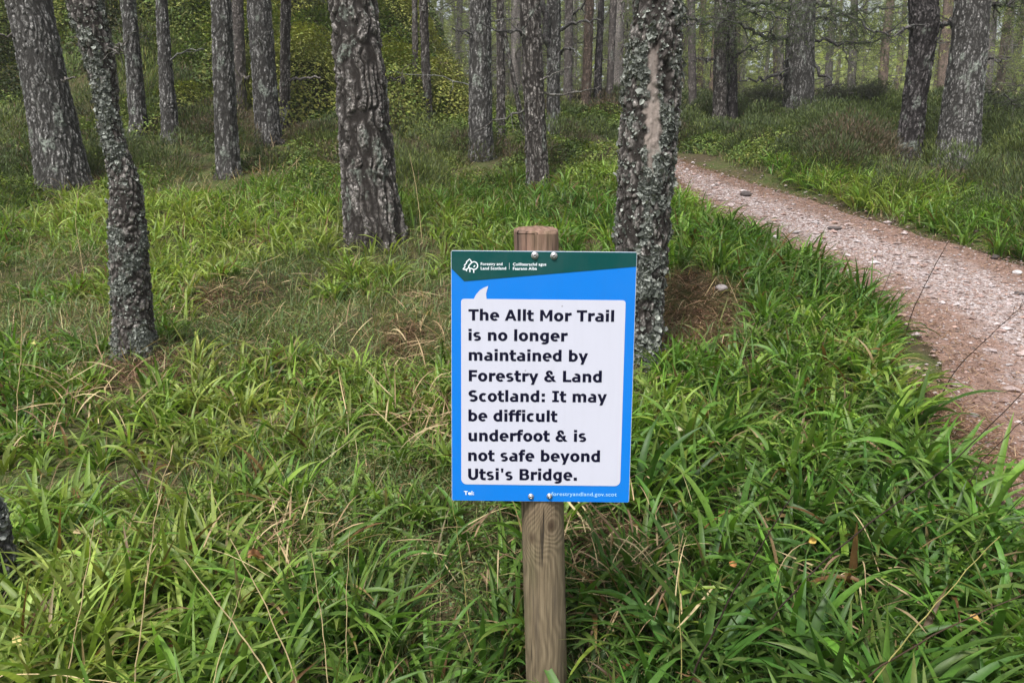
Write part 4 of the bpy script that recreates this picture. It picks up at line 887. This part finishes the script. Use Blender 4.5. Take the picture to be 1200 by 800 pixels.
g = hit(-14, 716); b = at_y(-14, 716, g[1]); b[2] = terrain(b[0], b[1])
st = empty('tree_stump', b, 'broken lichen-crusted stump cut off by the left edge', 'stump')
V, TH, lm, n, zv = build_trunk(st, b, [(716, -18, 64), (650, -14, 54), (600, -18, 44), (588, -22, 30)], g[1], .34, .02, .008, .004, .5, .8, None, 88, M_BARK, .7)
lichen_flakes(st, b, V, TH, lm, zv, n, 1500, 89, (.004, .011), False)

# ------------------------------------------------------------------ the notice on its post
import os
IMG = np.array([[528.5, 293.3], [746.5, 295.2], [736, 588.5], [528.3, 586]])
SW, SH = .42, .5885
def homog(src, dst):
    A = []
    for (x, y), (u, v) in zip(src, dst):
        A.append([x, y, 1, 0, 0, 0, -u * x, -u * y, -u]); A.append([0, 0, 0, x, y, 1, -v * x, -v * y, -v])
    return np.linalg.svd(np.array(A))[2][-1].reshape(3, 3)
Hm = homog(np.array([[0, 0], [SW, 0], [SW, SH], [0, SH]]), IMG); Hi = np.linalg.inv(Hm)
def s2(u, v):
    q = Hi @ np.array([u, v, 1.]); return q[0] / q[2], -q[1] / q[2]        # panel coordinates: x right, y up, origin at the top left corner
K = np.array([[F, 0, 600], [0, F, 400], [0, 0, 1.]]); Mm = np.linalg.inv(K) @ Hm
if Mm[2, 2] < 0: Mm = -Mm
sc_ = 1 / np.linalg.norm(Mm[:, 0]); r1 = Mm[:, 0] * sc_; r2 = Mm[:, 1] * sc_; r2 = r2 - r1 * (r1 @ r2); r2 /= np.linalg.norm(r2); tt = Mm[:, 2] * sc_
def c2w(v): return np.array([v[0], v[2] * cp - v[1] * sp, -v[2] * sp - v[1] * cp])   # camera (x right, y down, z forward) to world
ex = c2w(r1); ey = -c2w(r2); ez = np.cross(ex, ey); org = EYE + c2w(tt)
MW = Matrix(((ex[0], ey[0], ez[0], org[0]), (ex[1], ey[1], ez[1], org[1]), (ex[2], ey[2], ez[2], org[2]), (0, 0, 0, 1)))

ptop = at_y(628, 264, 1.0); 
def post_pt(u, v):
    Yp = org[1] + .052 + (org[2] - EYE[2]) * 0; return at_y(u, v, Yp)
pt, pb_ = post_pt(628, 265), post_pt(640.5, 800); ax = (pb_ - pt) / (pb_ - pt)[2]
pbase = pb_ + ax * (terrain(pb_[0], pb_[1]) - .25 - pb_[2])
root = empty('notice_sign', (pbase[0], pbase[1], float(terrain(pbase[0], pbase[1]))), 'blue and white trail notice bolted to a round wooden post', 'sign'); rb = np.array(root.location)
# post: round, chamfered top, slight taper and drying cracks
zz = np.r_[np.linspace(pbase[2], pt[2] - .012, 420)]; n = 120; th = np.arange(n) * 2 * pi / n
R0 = 26.2 / F * depth_of(pt); TH, ZZ = np.meshgrid(th, zz); RR = R0 * (1 + .015 * (fbm2(np.cos(TH) * 2 + 5, ZZ * 2, 3, 2) - .5))
RR = RR - .004 * np.clip(1 - np.abs(np.sin((TH - 4.05 - .06 * np.sin(ZZ * 5)) / 2)) / .012, 0, 1) * sstep(.15, .3, fbm2(ZZ * 2.2, ZZ * 0, 9, 2))
RR = RR + .0011 * (vn2(TH * 22 + 1.5 * np.sin(ZZ * 9), ZZ * 3, 4) - .5)
cxy = pt[None, :2] + ax[None, :2] * (zz - pt[2])[:, None]
V = np.stack([cxy[:, None, 0] + RR * np.cos(TH), cxy[:, None, 1] + RR * np.sin(TH), ZZ], -1).reshape(-1, 3)
extra = []
V[-n:, 2] += .14 * np.sin(th) * RR[-1]
for dr, dzv in ((.975, .004), (.93, .0055), (.5, .006), (.02, .006)):
    extra.append(np.stack([pt[0] + RR[-1] * dr * np.cos(th), pt[1] + RR[-1] * dr * np.sin(th), pt[2] - .012 + dzv + .14 * np.sin(th) * RR[-1] * dr + .0015 * vn2(th * 9, th * 0 + dr * 7, 6)], -1))
V = np.concatenate([V] + extra); nr = len(zz) + 4; j = np.arange(n); ring = np.arange(nr - 1)[:, None] * n
Fq = np.stack([ring + j, ring + (j + 1) % n, ring + n + (j + 1) % n, ring + n + j], -1).reshape(-1, 4)
m = NT('weathered_wood'); tc = m.n('TexCoord'); sx = m.n('SeparateXYZ'); m.l(tc.outputs['Object'], sx.inputs[0]); zl = sx.outputs[2]
warp = m.noise(m.coord('Object', (9, 9, 5)), 1.0, 2)
kn = []
def knot(u, v):
    p = post_pt(u, v) - rb; return p - np.array([0, R0, 0])
gval = m.math('ADD', m.math('MULTIPLY', sx.outputs[0], 95), m.math('MULTIPLY', warp, 8.0))
for (u, v, kw) in ((645, 607, 10), (622, 622, 8)):
    kp_ = knot(u, v); vd = m.n('VectorMath'); vd.operation = 'SUBTRACT'; m.l(tc.outputs['Object'], vd.inputs[0]); vd.inputs[1].default_value = kp_
    vs = m.n('VectorMath'); vs.operation = 'MULTIPLY'; m.l(vd.outputs[0], vs.inputs[0]); vs.inputs[1].default_value = (1, .6, .62)
    vl = m.n('VectorMath'); vl.operation = 'LENGTH'; m.l(vs.outputs[0], vl.inputs[0]); dist = vl.outputs['Value']
    bell = m.math('POWER', 2.718, m.math('MULTIPLY', m.math('MULTIPLY', dist, dist), -900.))
    gval = m.math('ADD', gval, m.math('MULTIPLY', bell, kw)); kn.append(m.ramp(dist, [(.004, (1, 1, 1)), (.013, (0, 0, 0))]))
grain = m.math('SINE', m.math('MULTIPLY', gval, 4.2)); grain = m.math('ADD', m.math('MULTIPLY', grain, .5), .5)
fib = m.noise(m.coord('Object', (260, 260, 7)), 1.0, 4, .7); blot = m.noise(m.coord('Object', (14, 14, 4)), 1.0, 4)
g2 = m.math('ADD', m.math('MULTIPLY', grain, m.math('MULTIPLY', m.noise(m.coord('Object', (30, 30, 6)), 1.0, 3), .26)), m.math('MULTIPLY', fib, .85))
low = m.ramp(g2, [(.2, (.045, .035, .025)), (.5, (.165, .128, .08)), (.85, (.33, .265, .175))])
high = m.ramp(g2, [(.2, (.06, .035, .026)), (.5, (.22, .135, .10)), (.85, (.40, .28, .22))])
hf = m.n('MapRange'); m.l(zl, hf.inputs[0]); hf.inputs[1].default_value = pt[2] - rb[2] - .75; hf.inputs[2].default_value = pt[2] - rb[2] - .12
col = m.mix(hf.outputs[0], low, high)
col = m.mix(m.ramp(blot, [(.5, (0, 0, 0)), (.75, (.6, .6, .6))]), col, (.085, .085, .04))
col = m.mix(m.ramp(m.noise(m.coord('Object', (20, 20, 2)), 1.0, 3), [(.55, (0, 0, 0)), (.7, (.7, .7, .7))]), col, (.06, .05, .042))
for q in kn: col = m.mix(q, col, (.06, .04, .025))
ck = m.ramp(m.noise(m.coord('Object', (75, 75, 2.6)), 1.0, 2, .5), [(.30, (1, 1, 1)), (.345, (0, 0, 0))]); col = m.mix(m.math('MULTIPLY', ck, .85), col, (.025, .02, .016))
m.base(col, .85, .2); m.bump(m.math('SUBTRACT', g2, ck), .8, .004)
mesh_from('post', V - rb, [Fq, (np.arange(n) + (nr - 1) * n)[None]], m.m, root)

def plain(name, col, rough=.35, spec=.5, scuff=0.):
    m = NT(name); co = m.coord(); nz = m.noise(co, 7, 6, .7); c_ = m.mix(m.ramp(nz, [(.45, (0, 0, 0)), (.8, (scuff, scuff, scuff))]), col, tuple(min(1, x * .75 + .05) for x in col))
    st_ = m.ramp(m.noise(m.coord('Object', (45, 3.5, 1)), 1.0, 4, .6), [(.5, (0, 0, 0)), (.78, (scuff, scuff, scuff))]); c_ = m.mix(st_, c_, tuple(x * .6 + .03 for x in col))
    if scuff:
        vs_ = m.n('TexVoronoi'); vs_.inputs['Scale'].default_value = 17; m.l(co, vs_.inputs['Vector']); c_ = m.mix(m.ramp(vs_.outputs['Distance'], [(.02, (.5, .5, .5)), (.045, (0, 0, 0))]), c_, (.07, .07, .05))
    m.base(c_, rough, spec); r_ = m.ramp(m.noise(co, 25, 5), [(.3, (rough * .8,) * 3), (.7, (rough * 1.3,) * 3)]); m.l(r_, m.p.inputs['Roughness']); return m.m
BLUE = plain('sign_blue', (.004, .165, .60), .5, .15, .12); DKG = plain('sign_dark_green', (.0, .055, .052), .5, .15, .3); WHITE = plain('sign_white', (.51, .52, .61), .5, .2, .12); INK = plain('sign_ink', (.004, .004, .018), .5, .12); EDGE = plain('sign_edge', (.55, .6, .66), .5, .4); LET = plain('sign_lettering_white', (.75, .80, .85), .4, .4); LBLUE = plain('sign_lettering_pale_blue', (.35, .62, .85), .4, .4)
Mi = root.matrix_world.inverted()
def on_sign(o, parent=None):
    if parent is None:
        o.parent = root; o.matrix_parent_inverse = Matrix.Identity(4); o.matrix_local = Matrix.Translation(-Vector(rb)) @ MW
    else: o.parent = parent
    return o
# board with a hair of thickness and softly rounded corners
def rrect(x0, y0, x1, y1, rad, k=6):
    pts = []
    for cx_, cy_, a0, rr_ in ((x1 - rad[0], y1 - rad[0], 0, rad[0]), (x0 + rad[1], y1 - rad[1], 90, rad[1]), (x0 + rad[2], y0 + rad[2], 180, rad[2]), (x1 - rad[3], y0 + rad[3], 270, rad[3])):
        for t in np.linspace(a0, a0 + 90, k): pts.append((cx_ + rr_ * cos(radians(t)), cy_ + rr_ * sin(radians(t))))
    return pts
def slab(pts, z0, z1):
    n = len(pts); V = [(x, y, z1) for x, y in pts] + [(x, y, z0) for x, y in pts]
    f = [tuple(range(n)), tuple(range(2 * n - 1, n - 1, -1))] + [(i, n + i, n + (i + 1) % n, (i + 1) % n) for i in range(n)]
    return V, f
def polymesh(name, pts, z0, z1, mat, parent, side=None):
    me = bpy.data.meshes.new(name); V, f = slab(pts, z0, z1); me.from_pydata(V, [], f); me.materials.append(mat)
    if side: me.materials.append(side); me.polygons.foreach_set('material_index', [0, 1] + [1] * (len(f) - 2))
    o = bpy.data.objects.new(name, me); COL.objects.link(o); return on_sign(o, parent)
board = polymesh('board', rrect(0, -SH, SW, 0, (.004,) * 4), -.003, -.0004, EDGE, None, EDGE)
panel = polymesh('print', rrect(.0008, -SH + .0004, SW - .0008, -.0013, (.0035,) * 4), -.0002, 0, BLUE, board)
def P2(l): return [s2(*q) for q in l]
hx = P2([(544, 329.6), (745.8, 312.4)]); 
header = polymesh('header_band', [(.0010, -.0015), (.0010, s2(528.5, 314.6)[1]), hx[0], (SW - .0010, hx[1][1]), (SW - .0010, -.0015)], .0002, .0006, DKG, board)
bl = s2(539.6, 567); tr_ = s2(733, 351.8)
outl = [q for q in rrect(bl[0], bl[1], tr_[0], tr_[1], (.007, .007, .013, .013))]
tail = P2([(570, 351), (569.4, 344), (572, 335), (567, 337), (562, 340), (557.5, 345.5), (555, 351)])
top_y = tr_[1]; tail = [(x, min(y, 1) if 0 < i < len(tail) - 1 else top_y) for i, (x, y) in enumerate(tail)]
full = []
for i, q in enumerate(outl):
    full.append(q)
    if i == 5: full += tail
bubble = polymesh('speech_bubble', full, .0002, .0006, WHITE, board)
def text_mesh(lines, mat, name, parent, z, off):
    """lines: (text, u0, u1, baseline v at u0, cap height px). Built-in font, each line fitted to its measured length."""
    V = []; f = []; o = 0
    for body, u0, u1, v0, v1, caph in lines:
        cu = bpy.data.curves.new('lettering', 'FONT'); cu.body = body; cu.offset = off; cu.size = 1; cu.resolution_u = 4; cu.space_character = 1.06
        ob = bpy.data.objects.new('lettering', cu); COL.objects.link(ob); bpy.context.view_layer.update()
        me = ob.to_mesh(); P = np.array([q.co[:] for q in me.vertices]); fc = [tuple(p.vertices) for p in me.polygons]; ob.to_mesh_clear(); bpy.data.objects.remove(ob); bpy.data.curves.remove(cu)
        a = np.array(s2(u0, v0)); b = np.array(s2(u1, v1)); sx_ = np.linalg.norm(b - a) / (P[:, 0].max() - P[:, 0].min()); d = (b - a) / np.linalg.norm(b - a)
        hgt = (np.array(s2(u0, v0 - caph)) - a)[1] / (.69 + 2 * off)
        xs = (P[:, 0] - P[:, 0].min()) * sx_; ys = (P[:, 1] + off * 0) * hgt; up = np.array([-d[1], d[0]])
        Wd = a[None] + xs[:, None] * d + ys[:, None] * up
        V += [(x, y, z) for x, y in Wd]; f += [tuple(i + o for i in q) for q in fc]; o += len(Wd)
    me = bpy.data.meshes.new(name); me.from_pydata(V, [], f); me.materials.append(mat); ob = bpy.data.objects.new(name, me); COL.objects.link(ob); return on_sign(ob, parent)
LN = [("The Allt Mor Trail", 548.6, 719.2, 375.2, 376.8), ("is no longer", 548.6, 664.8, 398.8, 399.8), ("maintained by", 548.8, 688.4, 422.2, 423.5), ("Forestry & Land", 548.8, 704.5, 446.3, 447.7), ("Scotland: It may", 548.4, 710.4, 470, 471.2),
      ("be difficult", 548.2, 652.3, 493, 494), ("underfoot & is", 548.2, 686, 516.4, 517.2), ("not safe beyond", 547.8, 702, 539.6, 540.8), ("Utsi's Bridge.", 547.6, 675, 561.6, 562.6)]
LN = [(a, b, c_, d, e, 13.2) for a, b, c_, d, e in LN]
# bold humanist sans letters built from bars, slanted strokes and ring pieces (em units)
GE = .012
def g_rect(x0, y0, x1, y1):
    x0, y0, x1, y1 = x0 - GE, y0 - GE * .6, x1 + GE, y1 + GE * .6
    return [(x0, y0), (x1, y0), (x1, y1), (x0, y1)]
def g_ring(cx, cy, rx, ry, tw, th, a0=0, a1=360, n=28):
    rx += GE; ry += GE * .6; tw += 2 * GE; th += 1.2 * GE
    t = np.radians(np.linspace(a0, a1, n)); return [[(cx + rx * cos(p), cy + ry * sin(p)), (cx + rx * cos(q), cy + ry * sin(q)), (cx + (rx - tw) * cos(q), cy + (ry - th) * sin(q)), (cx + (rx - tw) * cos(p), cy + (ry - th) * sin(p))] for p, q in zip(t[:-1], t[1:])]
W1 = .182
def stems(*q): return [g_rect(*x) for x in q]
LETTER = {
 'T': (.682, stems((.012, .587, .670, .727), (.25, 0, .432, .6))),
 'h': (.712, stems((.083, 0, .265, .76), (.453, 0, .635, .345)) + g_ring(.42, .345, .215, .217, W1, .15, 0, 155)),
 'n': (.712, stems((.083, 0, .265, .548), (.453, 0, .635, .345)) + g_ring(.42, .345, .215, .217, W1, .15, 0, 155)),
 'm': (1.058, stems((.083, 0, .265, .548), (.44, 0, .620, .37), (.796, 0, .978, .37)) + g_ring(.41, .37, .21, .192, .18, .15, 0, 155) + g_ring(.768, .37, .21, .192, W1, .15, 0, 155)),
 'u': (.712, stems((.077, .2, .259, .548), (.447, 0, .629, .548)) + g_ring(.292, .203, .215, .217, W1, .15, 180, 335)),
 'e': (.664, g_ring(.335, .274, .295, .289, .178, .125, -3, 312) + stems((.12, .222, .629, .328))),
 'o': (.687, g_ring(.343, .274, .302, .289, .185, .14)),
 'a': (.668, stems((.407, 0, .587, .36)) + g_ring(.340, .36, .247, .2, .18, .14, 0, 128) + g_ring(.268, .165, .226, .178, .17, .118, 40, 330) + stems((.27, .235, .43, .335), (.27, -.0, .41, .11))),
 'b': (.699, stems((.083, 0, .263, .76)) + g_ring(.355, .274, .302, .289, .183, .14, -155, 155)),
 'd': (.699, stems((.436, 0, .616, .76)) + g_ring(.344, .274, .302, .289, .183, .14, 25, 335)),
 'g': (.699, stems((.436, -.01, .616, .548)) + g_ring(.344, .274, .302, .289, .183, .14, 25, 335) + g_ring(.335, -.01, .281, .197, .18, .135, 222, 360)),
 'c': (.588, g_ring(.335, .274, .293, .289, .185, .14, 50, 310)),
 'y': (.65, [[(.005, .548), (.205, .548), (.425, .0), (.235, -.01)], [(.445, .548), (.643, .548), (.345, -.205), (.148, -.205)]]),
 'f': (.422, stems((.09, 0, .27, .57), (.27, .625, .432, .765), (.012, .42, .41, .548)) + g_ring(.285, .565, .195, .2, .18, .14, 88, 180)),
 't': (.455, stems((.085, .17, .265, .71), (.28, -.012, .432, .125), (.005, .42, .43, .548)) + g_ring(.285, .175, .2, .187, .18, .137, 180, 272)),
 'l': (.342, stems((.08, 0, .262, .76))), 'i': (.342, stems((.08, 0, .262, .548), (.074, .622, .268, .765))),
 'r': (.497, stems((.083, 0, .265, .548), (.42, .39, .497, .553)) + g_ring(.43, .33, .23, .223, W1, .16, 88, 165)),
 's': (.593, g_ring(.30, .386, .248, .177, .165, .128, 42, 272) + g_ring(.285, .163, .252, .178, .165, .128, -140, 92)),
 'S': (.711, g_ring(.362, .518, .306, .224, .19, .14, 38, 272) + g_ring(.347, .211, .308, .225, .19, .14, -142, 92)),
 'A': (.776, [[(0, 0), (.192, 0), (.483, .727), (.288, .727)], [(.583, 0), (.776, 0), (.487, .727), (.292, .727)], g_rect(.17, .15, .6, .285)]),
 'M': (.948, stems((.08, 0, .252, .727), (.692, 0, .868, .727)) + [[(.08, .727), (.278, .727), (.535, .19), (.415, .19)], [(.67, .727), (.868, .727), (.533, .19), (.413, .19)]]),
 'F': (.65, stems((.083, 0, .27, .727), (.26, .587, .612, .727), (.26, .295, .582, .435))),
 'L': (.637, stems((.083, 0, .27, .727), (.26, 0, .625, .142))),
 'I': (.546, stems((.18, 0, .366, .727), (.055, 0, .491, .122), (.055, .605, .491, .727))),
 'U': (.812, stems((.077, .28, .265, .727), (.547, .28, .735, .727)) + g_ring(.406, .285, .329, .299, .188, .15, 180, 360)),
 'B': (.762, stems((.083, 0, .27, .727), (.26, .602, .46, .727), (.26, .318, .49, .438), (.26, 0, .48, .13)) + g_ring(.45, .548, .228, .179, .185, .125, -85, 92) + g_ring(.47, .218, .25, .218, .19, .13, -92, 80)),
 '&': (.862, g_ring(.372, .562, .218, .179, .165, .118, -35, 235) + g_ring(.335, .205, .29, .219, .185, .135, 80, 322) + [[(.19, .49), (.345, .53), (.852, 0), (.62, 0)], [(.545, .39), (.73, .39), (.66, .13), (.53, .06)]]),
 "'": (.332, [[(.105, .49), (.227, .49), (.252, .76), (.08, .76)]]), '.': (.361, stems((.085, 0, .277, .188))), ':': (.402, stems((.1, 0, .292, .18), (.1, .368, .292, .548))), ' ': (.342, [])}
def letter_line(body, u0, u1, v0, v1, caph):
    V = []; f = []; x = 0.; k = 0
    for ch in body:
        adv, ps = LETTER[ch]
        for pl in ps:
            o = len(V); V += [(px + x, py, .0009 + 1.2e-5 * (k % 17)) for px, py in pl]; f.append((o, o + 1, o + 2, o + 3)); k += 1
        x += adv
    P = np.array(V); a = np.array(s2(u0, v0)); b = np.array(s2(u1, v1)); L = np.linalg.norm(b - a); d = (b - a) / L; up = np.array([-d[1], d[0]])
    x0 = P[:, 0].min(); sx_ = L / (P[:, 0].max() - x0); hgt = np.linalg.norm(np.array(s2(u0, v0 - caph)) - a) / .727
    Q = a[None] + ((P[:, 0] - x0) * sx_)[:, None] * d + (P[:, 1] * hgt)[:, None] * up
    me = bpy.data.meshes.new('lettering'); me.from_pydata([(q[0], q[1], z) for q, z in zip(Q, P[:, 2])], [], f); me.materials.append(INK); ob = bpy.data.objects.new('lettering', me); COL.objects.link(ob); return on_sign(ob, bubble)
for l in LN: letter_line(*l[:5], 12.9)
text_mesh([("Forestry and", 563.3, 588.8, 310.8, 310.8, 3.4), ("Land Scotland", 563.3, 593, 315.9, 315.9, 3.4), ("Coilltearachd agus", 601, 640, 311.2, 311.2, 3.4), ("Fearann Alba", 601, 629, 316.2, 316.2, 3.4)], LET, 'agency_lettering', header, .0009, .02)
text_mesh([("Tel:", 542.6, 554.5, 579.2, 579.3, 4.6)], LET, 'phone_lettering', board, .0006, .03)
text_mesh([("forestryandland.gov.scot", 645, 721.5, 580.4, 581, 4.4)], LBLUE, 'web_lettering', board, .0006, .005)
# emblem: an outline of a pointed and a round tree
def stroke(pts, wd):
    pts = [np.array(p) for p in pts]; V = []; f = []
    L = []; R = []
    for i, p in enumerate(pts):
        t = pts[min(i + 1, len(pts) - 1)] - pts[max(i - 1, 0)]; t = t / (np.linalg.norm(t) + 1e-9); nn = np.array([-t[1], t[0]]) * wd / 2; L.append(p + nn); R.append(p - nn)
    V = [(q[0], q[1], .0009) for q in R] + [(q[0], q[1], .0009) for q in L]; n = len(pts)
    return V, [(i, i + 1, n + i + 1, n + i) for i in range(n - 1)]
def z3(x, y): return s2(520 + x / 8.89, 260 + y / 8.89)
strokes = [[z3(*q) for q in l] for l in (
    [(200, 492), (225, 462), (212, 456), (240, 425), (234, 419), (270, 386), (282, 404), (292, 424)],
    [(200, 492), (222, 496), (246, 490)],
    [(246, 490), (256, 478), (262, 456), (280, 434)],
    [(315 + 38 * cos(a), 455 - 40 * sin(a)) for a in np.linspace(radians(150), radians(-130), 22)], [(315 + 38 * cos(radians(-130)), 486), (270, 482), (262, 470)],
    [(236, 492), (236, 514)], [(272, 484), (272, 524)], [(312, 492), (312, 530)], [(312, 470), (326, 452)], [(683, 425), (683, 496)])]
V = []; f = []; o = 0
for i, l in enumerate(strokes):
    v_, f_ = stroke(l, .0006 if i == 9 else .0024); v_ = [(x, y, z + i * 2e-5) for x, y, z in v_]; V += v_; f += [tuple(k + o for k in q) for q in f_]; o += len(v_)
me = bpy.data.meshes.new('emblem'); me.from_pydata(V, [], f); me.materials.append(LET); ob = bpy.data.objects.new('emblem', me); COL.objects.link(ob); on_sign(ob, header)
# bolts: washer, domed head with a driver recess
STEEL = NT('bolt_steel'); _n = STEEL.noise(STEEL.coord(), 300, 3); STEEL.base(STEEL.mix(_n, (.38, .37, .37), (.62, .61, .60)), .38, .5); STEEL.p.inputs['Metallic'].default_value = .85; STEEL = STEEL.m
REC = plain('bolt_recess', (.02, .02, .02), .7)
def lathe(prof, n=28):
    V = []; f = []
    for r_, z in prof:
        for k in range(n): V.append((r_ * cos(2 * pi * k / n), r_ * sin(2 * pi * k / n), z))
    for i in range(len(prof) - 1):
        for k in range(n): f.append((i * n + k, i * n + (k + 1) % n, (i + 1) * n + (k + 1) % n, (i + 1) * n + k))
    f.append(tuple((len(prof) - 1) * n + k for k in range(n))); return V, f
for (u, v, s_) in ((626.6, 299.4, 1.), (649, 299.8, 1.), (621, 581.2, .82), (642.8, 580.8, .82)):
    x, y = s2(u, v); q = .0082 * s_
    V, f = lathe([(q, 0.0008), (q, .0018), (q * .8, .0022), (q * .74, .0022), (q * .72, .0038), (q * .58, .0058), (q * .38, .0068), (q * .30, .0068), (q * .28, .0045)])
    me = bpy.data.meshes.new('bolt'); me.from_pydata(V, [], f); me.materials.append(STEEL); me.materials.append(REC); me.polygons[-1].material_index = 1
    for pz in me.polygons: pz.use_smooth = len(pz.vertices) == 4
    ob = bpy.data.objects.new('bolt', me); COL.objects.link(ob); ob.parent = root; ob.matrix_parent_inverse = Matrix.Identity(4); ob.matrix_basis = Matrix.Translation(-Vector(rb)) @ MW @ Matrix.Translation((x, y, .0004))

# ------------------------------------------------------------------ the air of the wood
mz = bpy.data.materials.new('forest_air'); mz.use_nodes = True; t_ = mz.node_tree; t_.nodes.clear()
pv = t_.nodes.new('ShaderNodeVolumePrincipled'); pv.inputs['Color'].default_value = (.93, .95, .93, 1); pv.inputs['Density'].default_value = HAZE; pv.inputs['Anisotropy'].default_value = .2
mo = t_.nodes.new('ShaderNodeOutputMaterial'); t_.links.new(pv.outputs[0], mo.inputs['Volume'])
x0, x1, y0, y1, z0, z1 = -440, 440, -36, 440, float(Z.min()) - 1, 44
Vh = [(x, y, z) for z in (z0, z1) for x, y in ((x0, y0), (x1, y0), (x1, y1), (x0, y1))]
Fh = [(3, 2, 1, 0), (4, 5, 6, 7), (0, 1, 5, 4), (1, 2, 6, 5), (2, 3, 7, 6), (3, 0, 4, 7)]
mh = bpy.data.meshes.new('haze'); mh.from_pydata(Vh, [], Fh); mh.materials.append(mz); oh = bpy.data.objects.new('haze', mh); COL.objects.link(oh); tag(oh, kind='stuff')
